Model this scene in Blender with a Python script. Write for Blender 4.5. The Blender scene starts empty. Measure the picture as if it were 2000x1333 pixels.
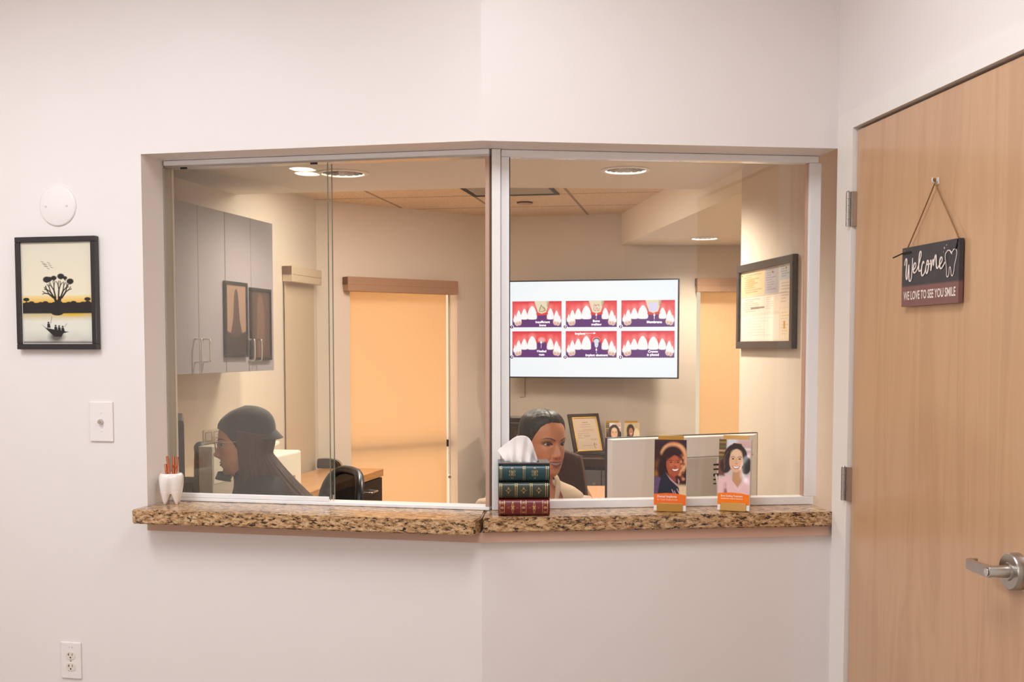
import bpy, bmesh, math, random
import numpy as np
from mathutils import Vector, Matrix, geometry
random.seed(7)
rng = np.random.default_rng(7)
SC = bpy.context.scene
COL = SC.collection
PI = math.pi
# ------------------------------------------------------------------ camera model
F = 2232.0; CAMZ = 1.44; TH = math.radians(3.5); HY = 678.0
PY = HY + F*math.tan(TH)
_c, _s = math.cos(TH), math.sin(TH)
def ray(x, y):
    a = (x-1000)/F; b = -(y-PY)/F
    return Vector((a, _c+_s*b, -_s+_c*b))
def at_z(x, y, Z):
    d = ray(x, y); return d*((Z-CAMZ)/d.z) + Vector((0, 0, CAMZ))
def at_y(x, y, Y):
    d = ray(x, y); return d*(Y/d.y) + Vector((0, 0, CAMZ))
cam_d = bpy.data.cameras.new('camera'); cam = bpy.data.objects.new('camera', cam_d); COL.objects.link(cam)
cam.location = (0, 0, CAMZ); cam.rotation_euler = (PI/2-TH, 0, 0)
cam_d.sensor_width = 36; cam_d.lens = F/2000*36; cam_d.shift_y = (PY-666.5)/2000; cam_d.clip_start = .05
SC.camera = cam
SC.view_settings.view_transform = 'Standard'; SC.view_settings.look = 'None'
SC.view_settings.gamma = 1; SC.view_settings.use_curve_mapping = False
SC.view_settings.exposure = EXPO = 0.08

# ------------------------------------------------------------------ materials
def lin(c):
    def f(v):
        v /= 255.0
        return v/12.92 if v <= .04045 else ((v+.055)/1.055)**2.4
    return tuple(f(v) for v in c)
MATS = {}
def mat(name, rgb=(200,200,200), rough=.5, metal=0., coat=0., bump=0., bscale=200., emit=0., spec=.5, var=0., vscale=8., trans=0., sheen=0.):
    if name in MATS: return MATS[name]
    m = bpy.data.materials.new(name); m.use_nodes = True; nt = m.node_tree; p = nt.nodes['Principled BSDF']
    c = lin(rgb) + (1,)
    p.inputs['Base Color'].default_value = c
    p.inputs['Roughness'].default_value = rough; p.inputs['Metallic'].default_value = metal
    p.inputs['Coat Weight'].default_value = coat; p.inputs['Coat Roughness'].default_value = .12
    p.inputs['Specular IOR Level'].default_value = spec
    p.inputs['Sheen Weight'].default_value = sheen
    if emit: p.inputs['Emission Color'].default_value = c; p.inputs['Emission Strength'].default_value = emit
    tc = nt.nodes.new('ShaderNodeTexCoord')
    n = nt.nodes.new('ShaderNodeTexNoise'); n.inputs['Scale'].default_value = vscale; n.inputs['Detail'].default_value = 4
    nt.links.new(tc.outputs['Object'], n.inputs['Vector'])
    mx = nt.nodes.new('ShaderNodeMix'); mx.data_type = 'RGBA'
    v = var if var else .015
    mx.inputs[6].default_value = tuple(x*(1-v) for x in c[:3])+(1,); mx.inputs[7].default_value = tuple(min(1, x*(1+v)) for x in c[:3])+(1,)
    nt.links.new(n.outputs['Fac'], mx.inputs[0]); nt.links.new(mx.outputs[2], p.inputs['Base Color'])
    if bump:
        n2 = nt.nodes.new('ShaderNodeTexNoise'); n2.inputs['Scale'].default_value = bscale; n2.inputs['Detail'].default_value = 3
        nt.links.new(tc.outputs['Object'], n2.inputs['Vector'])
        b = nt.nodes.new('ShaderNodeBump'); b.inputs['Strength'].default_value = bump; b.inputs['Distance'].default_value = .002
        nt.links.new(n2.outputs['Fac'], b.inputs['Height']); nt.links.new(b.outputs['Normal'], p.inputs['Normal'])
    MATS[name] = m; return m
def ramp(nt, stops):
    r = nt.nodes.new('ShaderNodeValToRGB'); e = r.color_ramp.elements
    while len(e) > 1: e.remove(e[0])
    e[0].position = stops[0][0]; e[0].color = lin(stops[0][1])+(1,)
    for p, c in stops[1:]:
        k = e.new(p); k.color = lin(c)+(1,)
    return r
def mapping(nt, scale, src='Object'):
    tc = nt.nodes.new('ShaderNodeTexCoord'); mp = nt.nodes.new('ShaderNodeMapping'); mp.inputs['Scale'].default_value = scale
    nt.links.new(tc.outputs[src], mp.inputs['Vector']); return mp
def granite():
    m = bpy.data.materials.new('granite'); m.use_nodes = True; nt = m.node_tree; p = nt.nodes['Principled BSDF']
    L = nt.links.new
    mp = mapping(nt, (.6, 1, 1.5)); mp.inputs['Rotation'].default_value = (0, .55, .35)
    n1 = nt.nodes.new('ShaderNodeTexNoise'); n1.inputs['Scale'].default_value = 88; n1.inputs['Detail'].default_value = 7; n1.inputs['Roughness'].default_value = .7; n1.inputs['Distortion'].default_value = .35
    L(mp.outputs[0], n1.inputs['Vector'])
    r1 = ramp(nt, [(.26, (46,30,22)), (.38, (112,76,48)), (.46, (176,132,90)), (.54, (204,164,120)), (.64, (222,188,150)), (.78, (176,128,80))]); L(n1.outputs['Fac'], r1.inputs[0])
    v = nt.nodes.new('ShaderNodeTexVoronoi'); v.inputs['Scale'].default_value = 120; v.inputs['Randomness'].default_value = 1; L(mp.outputs[0], v.inputs['Vector'])
    n2 = nt.nodes.new('ShaderNodeTexNoise'); n2.inputs['Scale'].default_value = 75; n2.inputs['Detail'].default_value = 6; n2.inputs['Roughness'].default_value = .75; n2.inputs['Distortion'].default_value = .3; L(mp.outputs[0], n2.inputs['Vector'])
    r2 = ramp(nt, [(.535, (0,0,0)), (.575, (255,255,255))]); L(n2.outputs['Fac'], r2.inputs[0])
    mx = nt.nodes.new('ShaderNodeMix'); mx.data_type = 'RGBA'; L(r2.outputs[0], mx.inputs[0]); L(r1.outputs[0], mx.inputs[6]); mx.inputs[7].default_value = lin((52,34,26))+(1,)
    r3 = ramp(nt, [(.05, (255,255,255)), (.25, (0,0,0))]); L(v.outputs['Distance'], r3.inputs[0])
    mx2 = nt.nodes.new('ShaderNodeMix'); mx2.data_type = 'RGBA'; mu = nt.nodes.new('ShaderNodeMath'); mu.operation = 'MULTIPLY'; mu.inputs[1].default_value = .35
    L(r3.outputs[0], mu.inputs[0]); L(mu.outputs[0], mx2.inputs[0]); L(mx.outputs[2], mx2.inputs[6]); mx2.inputs[7].default_value = lin((196,140,76))+(1,)
    L(mx2.outputs[2], p.inputs['Base Color']); p.inputs['Roughness'].default_value = .17; p.inputs['Specular IOR Level'].default_value = .55
    return m
def wood(name, stops, scale=(14, 14, .9), rough=.35, coat=.3, nscale=2.2, dist=1.6, GR=.45):
    m = bpy.data.materials.new(name); m.use_nodes = True; nt = m.node_tree; p = nt.nodes['Principled BSDF']; L = nt.links.new
    mp = mapping(nt, scale)
    n = nt.nodes.new('ShaderNodeTexNoise'); n.inputs['Scale'].default_value = nscale; n.inputs['Detail'].default_value = 5; n.inputs['Distortion'].default_value = dist; n.inputs['Roughness'].default_value = .55
    L(mp.outputs[0], n.inputs['Vector'])
    w = nt.nodes.new('ShaderNodeMath'); w.operation = 'PINGPONG'; w.inputs[1].default_value = .16
    L(n.outputs['Fac'], w.inputs[0])
    mp2 = mapping(nt, (scale[0]*16, scale[1]*16, scale[2]*2.5)); n2 = nt.nodes.new('ShaderNodeTexNoise'); n2.inputs['Scale'].default_value = nscale; n2.inputs['Detail'].default_value = 3; L(mp2.outputs[0], n2.inputs['Vector'])
    ad = nt.nodes.new('ShaderNodeMath'); ad.operation = 'MULTIPLY_ADD'; L(w.outputs[0], ad.inputs[0]); ad.inputs[1].default_value = 3.4; 
    sc = nt.nodes.new('ShaderNodeMath'); sc.operation = 'MULTIPLY'; sc.inputs[1].default_value = GR; L(n2.outputs['Fac'], sc.inputs[0]); L(sc.outputs[0], ad.inputs[2])
    r = ramp(nt, stops); L(ad.outputs[0], r.inputs[0]); L(r.outputs[0], p.inputs['Base Color'])
    p.inputs['Roughness'].default_value = rough; p.inputs['Coat Weight'].default_value = coat; p.inputs['Coat Roughness'].default_value = .12
    MATS[name] = m; return m
def glass_mat(name='pane_glass', base=.05, tint=(252,253,251)):
    m = bpy.data.materials.new(name); m.use_nodes = True; nt = m.node_tree; nt.nodes.clear(); L = nt.links.new
    o = nt.nodes.new('ShaderNodeOutputMaterial'); t = nt.nodes.new('ShaderNodeBsdfTransparent'); g = nt.nodes.new('ShaderNodeBsdfGlossy'); mx = nt.nodes.new('ShaderNodeMixShader')
    t.inputs[0].default_value = lin(tint)+(1,); g.inputs['Roughness'].default_value = 0.0; g.inputs[0].default_value = (1,1,1,1)
    lw = nt.nodes.new('ShaderNodeLayerWeight'); lw.inputs['Blend'].default_value = .5
    pw = nt.nodes.new('ShaderNodeMath'); pw.operation = 'POWER'; pw.inputs[1].default_value = 4; L(lw.outputs['Facing'], pw.inputs[0])
    ma = nt.nodes.new('ShaderNodeMath'); ma.operation = 'MULTIPLY_ADD'; ma.inputs[1].default_value = .9; ma.inputs[2].default_value = base; L(pw.outputs[0], ma.inputs[0])
    L(ma.outputs[0], mx.inputs[0]); L(t.outputs[0], mx.inputs[1]); L(g.outputs[0], mx.inputs[2]); L(mx.outputs[0], o.inputs[0])
    return m
def attr_mat(name, rough=.4, emit=0., coat=0., spec=.5):
    m = bpy.data.materials.new(name); m.use_nodes = True; nt = m.node_tree; p = nt.nodes['Principled BSDF']
    a = nt.nodes.new('ShaderNodeAttribute'); a.attribute_name = 'Col'
    nt.links.new(a.outputs['Color'], p.inputs['Base Color']); p.inputs['Roughness'].default_value = rough; p.inputs['Coat Weight'].default_value = coat
    p.inputs['Specular IOR Level'].default_value = spec
    if emit:
        nt.links.new(a.outputs['Color'], p.inputs['Emission Color']); p.inputs['Emission Strength'].default_value = emit
        p.inputs['Base Color'].default_value = (0,0,0,1); nt.links.remove(p.inputs['Base Color'].links[0])
    return m
# ------------------------------------------------------------------ mesh helpers
class MB:
    """collects shapes into one mesh; each shape may use its own material slot"""
    def __init__(s): s.bm = bmesh.new(); s.mats = []
    def mi(s, m):
        if m is None: return 0
        if m not in s.mats: s.mats.append(m)
        return s.mats.index(m)
    def _fin(s, faces, m, smooth=False):
        i = s.mi(m)
        for f in faces: f.material_index = i; f.smooth = smooth
    def box(s, x0, x1, y0, y1, z0, z1, m=None, bev=0., M=None, seg=2):
        b = bmesh.new()
        r = bmesh.ops.create_cube(b, size=1)
        bmesh.ops.transform(b, matrix=Matrix.Translation(((x0+x1)/2, (y0+y1)/2, (z0+z1)/2)) @ Matrix.Diagonal((abs(x1-x0), abs(y1-y0), abs(z1-z0), 1)), verts=b.verts)
        if bev: bmesh.ops.bevel(b, geom=b.edges[:], offset=bev, segments=seg, affect='EDGES', profile=.5)
        return s.add(b, m, M, smooth=False)
    def add(s, b, m=None, M=None, smooth=False):
        if M is not None: bmesh.ops.transform(b, matrix=M, verts=b.verts)
        vm = {}
        for v in b.verts: vm[v] = s.bm.verts.new(v.co)
        i = s.mi(m)
        for f in b.faces:
            try: g = s.bm.faces.new([vm[v] for v in f.verts])
            except ValueError: continue
            g.material_index = i; g.smooth = smooth
        b.free(); return s
    def prism(s, poly, z0, z1, m=None, M=None):
        b = bmesh.new(); n = len(poly)
        lo = [b.verts.new((p[0], p[1], z0)) for p in poly]; hi = [b.verts.new((p[0], p[1], z1)) for p in poly]
        b.faces.new(lo[::-1]); b.faces.new(hi)
        for i in range(n): b.faces.new((lo[i], lo[(i+1) % n], hi[(i+1) % n], hi[i]))
        bmesh.ops.recalc_face_normals(b, faces=b.faces)
        return s.add(b, m, M)
    def tube(s, pts, rad, m=None, n=10, cap=True, M=None, smooth=True, closed=False, flat=None):
        pts = [Vector(p) for p in pts]; k = len(pts); rads = rad if hasattr(rad, '__len__') else [rad]*k
        b = bmesh.new(); rings = []; prev = None
        for i, p in enumerate(pts):
            if closed: t = pts[(i+1) % k]-pts[i-1]
            else: t = pts[min(i+1, k-1)]-pts[max(i-1, 0)]
            t.normalize()
            if prev is None:
                a = Vector((0, 0, 1)) if abs(t.z) < .9 else Vector((1, 0, 0)); u = t.cross(a).normalized()
            else: u = (prev - t*prev.dot(t)).normalized()
            prev = u; w = t.cross(u)
            rings.append([b.verts.new(p + (u*math.cos(2*PI*j/n) + w*math.sin(2*PI*j/n)*(flat or 1))*rads[i]) for j in range(n)])
        for i in range(k if closed else k-1):
            A, B = rings[i], rings[(i+1) % k]
            for j in range(n): b.faces.new((A[j], A[(j+1) % n], B[(j+1) % n], B[j]))
        if cap and not closed: b.faces.new(rings[0][::-1]); b.faces.new(rings[-1])
        bmesh.ops.recalc_face_normals(b, faces=b.faces)
        return s.add(b, m, M, smooth)
    def lathe(s, prof, m=None, n=32, M=None, smooth=True, wave=0, wn=0):
        b = bmesh.new(); rings = []
        for r, z in prof:
            rings.append([b.verts.new((r*math.cos(2*PI*j/n)*(1+wave*math.cos(wn*2*PI*j/n)), r*math.sin(2*PI*j/n)*(1+wave*math.cos(wn*2*PI*j/n)), z)) for j in range(n)] if r > 1e-6 else [b.verts.new((0, 0, z))])
        for A, B in zip(rings, rings[1:]):
            for j in range(n):
                f = [A[j % len(A)], A[(j+1) % len(A)], B[(j+1) % len(B)], B[j % len(B)]]
                g = []
                for v in f:
                    if v not in g: g.append(v)
                if len(g) > 2: b.faces.new(g)
        bmesh.ops.recalc_face_normals(b, faces=b.faces)
        return s.add(b, m, M, smooth)
    def loft(s, rings, m=None, M=None, smooth=True, cap=True, closed=True):
        b = bmesh.new(); R = [[b.verts.new(p) for p in r] for r in rings]
        for A, B in zip(R, R[1:]):
            n = len(A)
            for j in range(n if closed else n-1): b.faces.new((A[j], A[(j+1) % n], B[(j+1) % n], B[j]))
        if cap and closed: b.faces.new(R[0][::-1]); b.faces.new(R[-1])
        bmesh.ops.recalc_face_normals(b, faces=b.faces)
        return s.add(b, m, M, smooth)
    def ribbon(s, pts, w, m=None, M=None, z=0., closed=False, caps=True):
        """flat stroke in the local XZ plane (y = z offset towards the viewer is -y)"""
        P = [Vector((p[0], p[1])) for p in pts]; k = len(P); b = bmesh.new(); W = w if hasattr(w, '__len__') else [w]*k
        A = []; B = []
        for i in range(k):
            t = (P[(i+1) % k]-P[i-1]) if closed else (P[min(i+1, k-1)]-P[max(i-1, 0)])
            if t.length < 1e-9: t = Vector((1, 0))
            t.normalize(); nn = Vector((-t.y, t.x))*W[i]/2
            zi = z+i*4e-6; A.append(b.verts.new((P[i].x+nn.x, -zi, P[i].y+nn.y))); B.append(b.verts.new((P[i].x-nn.x, -zi, P[i].y-nn.y)))
        for i in range(k if closed else k-1):
            j = (i+1) % k
            b.faces.new((A[i], A[j], B[j], B[i]))
        return s.add(b, m, M)
    def disc(s, cx, cz, r, m=None, M=None, z=0., n=20, rz=None):
        b = bmesh.new(); b.faces.new([b.verts.new((cx+r*math.cos(2*PI*i/n), -z, cz+(rz or r)*math.sin(2*PI*i/n))) for i in range(n)]); return s.add(b, m, M)
    def poly(s, pts, m=None, M=None, z=0.):
        b = bmesh.new(); b.faces.new([b.verts.new((p[0], -z, p[1])) for p in pts]); 
        bmesh.ops.triangulate(b, faces=b.faces[:]); return s.add(b, m, M)
    def text(s, txt, size, cx, cz, m=None, M=None, z=0., bold=0., xs=1., align='CENTER', spacing=1.):
        cu = bpy.data.curves.new('t', 'FONT'); cu.body = txt; cu.size = size; cu.align_x = align; cu.align_y = 'CENTER'; cu.offset = bold; cu.resolution_u = 3; cu.space_character = spacing
        o = bpy.data.objects.new('t', cu); COL.objects.link(o); bpy.context.view_layer.update()
        me = bpy.data.meshes.new_from_object(o); b = bmesh.new(); b.from_mesh(me)
        bpy.data.objects.remove(o); bpy.data.curves.remove(cu); bpy.data.meshes.remove(me)
        T = Matrix(((xs, 0, 0, cx), (0, 0, 0, -z), (0, 1, 0, cz), (0, 0, 0, 1)))
        for v in b.verts: v.co = (cx+v.co.x*xs, -z, cz+v.co.y)
        return s.add(b, m, M)
    def build(s, name, parent=None, m=None, loc=None, rz=None, subsurf=0, label=None, auto=None):
        s.bm.normal_update()
        for e in s.bm.edges:
            if len(e.link_faces) == 2 and e.calc_face_angle(0) > .85: e.smooth = False
        me = bpy.data.meshes.new(name); s.bm.to_mesh(me); s.bm.free()
        for k in (s.mats or ([m] if m else [])): me.materials.append(k)
        o = bpy.data.objects.new(name, me); COL.objects.link(o)
        if parent: o.parent = parent
        if loc is not None: o.location = loc
        if rz is not None: o.rotation_euler.z = rz
        if subsurf:
            sm = o.modifiers.new('sub', 'SUBSURF'); sm.levels = sm.render_levels = subsurf
        if label: o['label'] = label
        return o
def tag(o, label, cat, group=None, kind=None):
    o['label'] = label; o['category'] = cat
    if group: o['group'] = group
    if kind: o['kind'] = kind
    return o
def thing(name, label, cat, loc=(0,0,0), rz=0., group=None, kind=None, rot=None):
    o = bpy.data.objects.new(name, None); COL.objects.link(o); o.empty_display_size = .05
    o.location = loc; o.rotation_euler = rot if rot else (0, 0, rz); return tag(o, label, cat, group, kind)
def struct(mb, name, label, cat, m=None, **k): return tag(mb.build(name, None, m, **k), label, cat, kind='structure')
def copy_tree(o, loc=None, rz=None, label=None, parent=None):
    c = o.copy(); COL.objects.link(c)
    if parent: c.parent = parent
    for ch in list(o.children): copy_tree(ch, parent=c)
    if loc is not None: c.location = loc
    if rz is not None: c.rotation_euler.z = rz
    if label: c['label'] = label
    return c
def smooth_pts(pts, n=6, closed=False):
    P = [Vector(p) for p in pts]; out = []; k = len(P)
    for i in range(k if closed else k-1):
        g = lambda j: P[j % k] if closed else P[max(0, min(k-1, j))]
        a, b, c, d = g(i-1), g(i), g(i+1), g(i+2)
        for j in range(n):
            t = j/n; out.append(.5*((2*b)+(c-a)*t+(2*a-5*b+4*c-d)*t*t+(3*b-a-3*c+d)*t**3))
    if not closed: out.append(P[-1])
    return out
# ------------------------------------------------------------------ painter: prints are painted on a fine grid of the sheet itself
class Art:
    def __init__(s, w, h, nx, ny, bg):
        s.w, s.h, s.nx, s.ny = w, h, nx, ny
        x = np.linspace(0, w, nx); y = np.linspace(0, h, ny); s.X, s.Y = np.meshgrid(x, y)   # y runs downwards
        s.C = np.zeros((ny, nx, 3)); s.C[:] = np.array(lin(bg)); s.px = max(w/nx, h/ny)
    def put(s, a, col):
        a = np.clip(a, 0, 1)[..., None]; c = col if isinstance(col, np.ndarray) else np.array(lin(col)); s.C = s.C*(1-a)+c*a
    def soft(s, d, blur=0): return .5 - d/(max(blur, s.px)*1.2)
    def ell(s, cx, cy, rx, ry, col, rot=0, blur=0, op=1.):
        dx, dy = s.X-cx, s.Y-cy; c, k = math.cos(rot), math.sin(rot); u = (dx*c+dy*k)/rx; v = (-dx*k+dy*c)/ry
        d = (np.sqrt(u*u+v*v)-1)*min(rx, ry); s.put(np.clip(s.soft(d, blur), 0, 1)*op, col)
    def rect(s, x0, y0, x1, y1, col, blur=0, op=1.):
        d = np.maximum(np.maximum(x0-s.X, s.X-x1), np.maximum(y0-s.Y, s.Y-y1)); s.put(np.clip(s.soft(d, blur), 0, 1)*op, col)
    def sd(s, pts):
        P = np.array(pts, float); d = np.full(s.X.shape, 1e9); ins = np.zeros(s.X.shape, bool); n = len(P)
        for i in range(n):
            a, b = P[i-1], P[i]; e = b-a; L2 = max(1e-12, e@e)
            t = np.clip(((s.X-a[0])*e[0]+(s.Y-a[1])*e[1])/L2, 0, 1)
            d = np.minimum(d, np.hypot(s.X-a[0]-t*e[0], s.Y-a[1]-t*e[1]))
            cond = ((a[1] > s.Y) != (b[1] > s.Y)); 
            xi = (b[0]-a[0])*(s.Y-a[1])/np.where(b[1]-a[1] == 0, 1e-12, b[1]-a[1])+a[0]
            ins ^= cond & (s.X < xi)
        return np.where(ins, -d, d)
    def poly(s, pts, col, blur=0, op=1., sm=0):
        if sm: pts = [tuple(p) for p in smooth_pts([(a, b, 0) for a, b in pts], sm, True)]; pts = [(p[0], p[1]) for p in pts]
        s.put(np.clip(s.soft(s.sd(pts), blur), 0, 1)*op, col)
    def line(s, pts, w, col, blur=0, op=1.):
        d = np.full(s.X.shape, 1e9)
        for a, b in zip(pts, pts[1:]):
            e = (b[0]-a[0], b[1]-a[1]); L2 = max(1e-12, e[0]**2+e[1]**2); t = np.clip(((s.X-a[0])*e[0]+(s.Y-a[1])*e[1])/L2, 0, 1)
            d = np.minimum(d, np.hypot(s.X-a[0]-t*e[0], s.Y-a[1]-t*e[1]))
        s.put(np.clip(s.soft(d-w/2, blur), 0, 1)*op, col)
    def grad(s, y0, y1, c0, c1, mask=1.):
        t = np.clip((s.Y-y0)/(y1-y0), 0, 1)[..., None]; c = np.array(lin(c0))*(1-t)+np.array(lin(c1))*t
        a = (mask*((s.Y >= y0) & (s.Y <= y1)))[..., None]; s.C = s.C*(1-a)+c*a
    def noise(s, k=6, seed=0):
        r = np.random.default_rng(seed); g = r.random((k+2, k+2)); u = s.X/s.w*k; v = s.Y/s.h*k; i = np.minimum(u.astype(int), k); j = np.minimum(v.astype(int), k); fu, fv = u-i, v-j
        fu = fu*fu*(3-2*fu); fv = fv*fv*(3-2*fv)
        return (g[j, i]*(1-fu)+g[j, i+1]*fu)*(1-fv)+(g[j+1, i]*(1-fu)+g[j+1, i+1]*fu)*fv
    def build(s, name, m, parent=None, thick=.0015, loc=(0,0,0), rot=(0,0,0), extra=None, bend=None, backmat=None):
        """sheet centred on x, bottom at z=0, printed face towards -y"""
        nx, ny = s.nx, s.ny; X = s.X-s.w/2; Z = s.h-s.Y
        Yv = np.zeros_like(X) if bend is None else bend(X, Z)
        V = np.stack([X, Yv, Z], -1).reshape(-1, 3)
        idx = np.arange(nx*ny).reshape(ny, nx)
        q = np.stack([idx[1:, :-1], idx[1:, 1:], idx[:-1, 1:], idx[:-1, :-1]], -1).reshape(-1, 4)
        verts = V.tolist(); faces = q.tolist()
        rim = list(idx[0, :]) + list(idx[1:, -1]) + list(idx[-1, -2::-1]) + list(idx[-2:0:-1, 0])
        base = len(verts); verts += [(V[i][0], V[i][1]+thick, V[i][2]) for i in rim]; k = len(rim)
        for i in range(k): faces.append((int(rim[i]), int(rim[(i+1) % k]), base+(i+1) % k, base+i))
        faces.append(tuple(range(base, base+k)))
        me = bpy.data.meshes.new(name); me.from_pydata(verts, [], faces); me.materials.append(m)
        if backmat:
            me.materials.append(backmat)
            for f in list(me.polygons)[-(k+1):]: f.material_index = 1
        at = me.color_attributes.new('Col', 'FLOAT_COLOR', 'POINT')
        C = np.ones((len(verts), 4)); C[:nx*ny, :3] = s.C.reshape(-1, 3)
        ri = np.array(rim); C[base:, :3] = s.C.reshape(-1, 3)[ri]
        at.data.foreach_set('color', C.astype(np.float32).ravel())
        if extra:
            bm2 = extra.bm; tmp = bpy.data.meshes.new('x'); n0 = len(me.materials)
            for k2 in extra.mats: me.materials.append(k2)
            bm = bmesh.new(); bm.from_mesh(me)
            vm = {v: bm.verts.new(v.co) for v in bm2.verts}
            for f in bm2.faces:
                g = bm.faces.new([vm[v] for v in f.verts]); g.material_index = n0+f.material_index
            bm.to_mesh(me); bm.free(); bm2.free(); bpy.data.meshes.remove(tmp)
        o = bpy.data.objects.new(name, me); COL.objects.link(o)
        if parent: o.parent = parent
        o.location = loc; o.rotation_euler = rot
        return o
# ------------------------------------------------------------------ plan of the place (x right, y away from camera)
class Wall:
    def __init__(s, a, b):
        s.a = Vector(a[:2]); s.d = Vector(b[:2])-s.a; s.len = s.d.length; s.u = s.d.normalized(); s.n = Vector((-s.u.y, s.u.x)); s.ang = math.atan2(s.u.y, s.u.x)
    def loc(s, x, y, off=0.):           # pixel -> (along, height) on the plane `off` in front of the wall
        d = ray(x, y); o = s.a - s.n*off
        t = (o.x*s.n.x+o.y*s.n.y)/(d.x*s.n.x+d.y*s.n.y); p = d*t
        return ((p.x-o.x)*s.u.x+(p.y-o.y)*s.u.y, p.z+CAMZ)
    def w(s, t, off=0., z=0.):
        p = s.a+s.u*t-s.n*off; return Vector((p.x, p.y, z))
    def p2(s, t, off=0.):
        p = s.a+s.u*t-s.n*off; return (p.x, p.y)
PC = Vector((-.0885, 3.337)); PL = Vector((-1.143, 3.568)); PR = Vector((.976, 3.468))
WL = Wall(PL + (PL-PC)*1.2, PC); WR = Wall(PC, PR)
DDIR = Vector((.116, -.9932)); WD = Wall(PR, PR+DDIR)      # door wall, runs towards the camera
HEAD = 2.034; SILL = .941; SLAB = .044; THK = .2; WIN = .15
HS = 2.19; HC = 2.29; HB = 2.09; LOBBY = 2.75
mit = (WL.n+WR.n).normalized(); mit = mit/mit.dot(WL.n)
def bend(off): return PC+mit*off          # point on the corner line, `off` behind the lobby face
# ------------------------------------------------------------------ light levels
EDL = 115; GLOW = 13; FILL = 135
FILL_PANELS = [(-1.75, 2.1, 30, 'added unseen fill panel on the lobby ceiling over the silhouette picture'), (.12, 2.1, 17, 'added unseen fill panel on the lobby ceiling in front of the maple door'), (-.4, -.9, 8, 'added unseen fill panel on the lobby ceiling farthest back in the lobby'), (-3.35, 1.75, 14, 'added unseen fill panel on the lobby ceiling next to the lobby side wall')]  # unseen panels added to brighten the lobby: x, y, power, label
# ================================================================== THE SETTING
M_lobby = mat('lobby_paint', (238,228,224), .42, bump=.03, bscale=350)
M_inner = mat('office_paint', (222,206,190), .6, bump=.05, bscale=300)
M_white = mat('white_trim_paint', (240,232,226), .35)
M_alu = mat('white_frame_aluminium', (250,248,249), .3, coat=.2)
M_floor = mat('floor_vinyl', (158,146,134), .35, var=.1, vscale=3)
M_ceil = mat('ceiling_paint', (236,226,216), .8)
M_gran = granite()
M_apron = mat('apron_strip_tan', (208,168,146), .45)
M_glass = glass_mat('pane_glass', .050)
M_edge = mat('glass_edge', (120,136,126), .15)
M_chrome = mat('brushed_steel', (190,184,178), .28, metal=1.)
M_bright = mat('bright_steel', (225,222,220), .15, metal=1.)
M_black = mat('black_plastic', (16,15,16), .4)
M_dark = mat('dark_plastic', (42,40,42), .5)
LT = WL.len; tL = WL.loc(275, 302)[0]          # left end of the opening along the wall
# lobby wall, two planes meeting in a convex corner, with one long opening
def piece(t0, t1, off0, off1): return [WL.p2(t0, -off0), WL.p2(t1, -off0), WL.p2(t1, -off1), WL.p2(t0, -off1)]
def strip(side, off0, off1, tl=None, tr=None):
    """plan polygon between two depths behind the lobby face, mitred on the corner"""
    c0, c1 = bend(off0), bend(off1)
    if side == 'L':
        t = tL if tl is None else tl; return [WL.p2(t, -off0), tuple(c0), tuple(c1), WL.p2(t, -off1)]
    t = WR.len if tr is None else tr; return [tuple(c0), WR.p2(t, -off0), WR.p2(t, -off1), tuple(c1)]
SB = SILL-SLAB
TLe = -2.1
b = MB(); b.prism(strip('L', 0, THK, tl=TLe), 0, SB); b.prism(strip('L', 0, THK, tl=TLe), HEAD, LOBBY)
b.prism(piece(TLe, tL, 0, THK), SB, HEAD); struct(b, 'wall_front_left', 'off white lobby wall below, above and left of the reception opening', 'wall', M_lobby)
b = MB(); b.prism(strip('R', 0, THK), 0, SB); b.prism(strip('R', 0, THK), HEAD, LOBBY); struct(b, 'wall_front_right', 'off white lobby wall below and above the right-hand pane, next to the door', 'wall', M_lobby)
# door wall with casing; the door leaf stands in it
dl, dtop = WD.loc(1675, 252); co, ctop = WD.loc(1646, 228)
CT = ctop; DT = dtop; D0 = dl; D1 = D0+.95
b = MB()
def dw(t0, t1, o0, o1, z0, z1, m=None, bb=b): bb.prism([WD.p2(t0, -o0), WD.p2(t1, -o0), WD.p2(t1, -o1), WD.p2(t0, -o1)], z0, z1, m)
dw(0, D0-.035, 0, .14, 0, LOBBY); dw(D1+.035, 4.6, 0, .14, 0, LOBBY); dw(D0-.035, D1+.035, 0, .14, DT+.035, LOBBY)
struct(b, 'wall_door_side', 'off white lobby wall around the maple door', 'wall', M_lobby)
b = MB()
for (a0, a1, z0, z1) in ((co, D0-.004, 0, CT), (D1+.004, D1+(D0-co), 0, CT), (D0-.004, D1+.004, DT+.004, CT)):
    dw(a0, a1, -.012, .0, z0, z1, M_white, b)
    
for (a0, a1, z0, z1) in ((D0-.033, D0-.004, 0, DT+.03), (D1+.004, D1+.033, 0, DT+.03), (D0-.033, D1+.033, DT+.004, DT+.033)):
    dw(a0, a1, .0, .13, z0, z1, M_white, b)
dw(D0-.004, D1+.004, .05, .07, DT-.012, DT+.004, M_white, b); dw(D0-.004, D0+.012, .05, .13, 0, DT, M_white, b); dw(D1-.012, D1+.004, .05, .13, 0, DT, M_white, b)
struct(b, 'trim_1', 'white door casing around the maple door', 'door frame')
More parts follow.
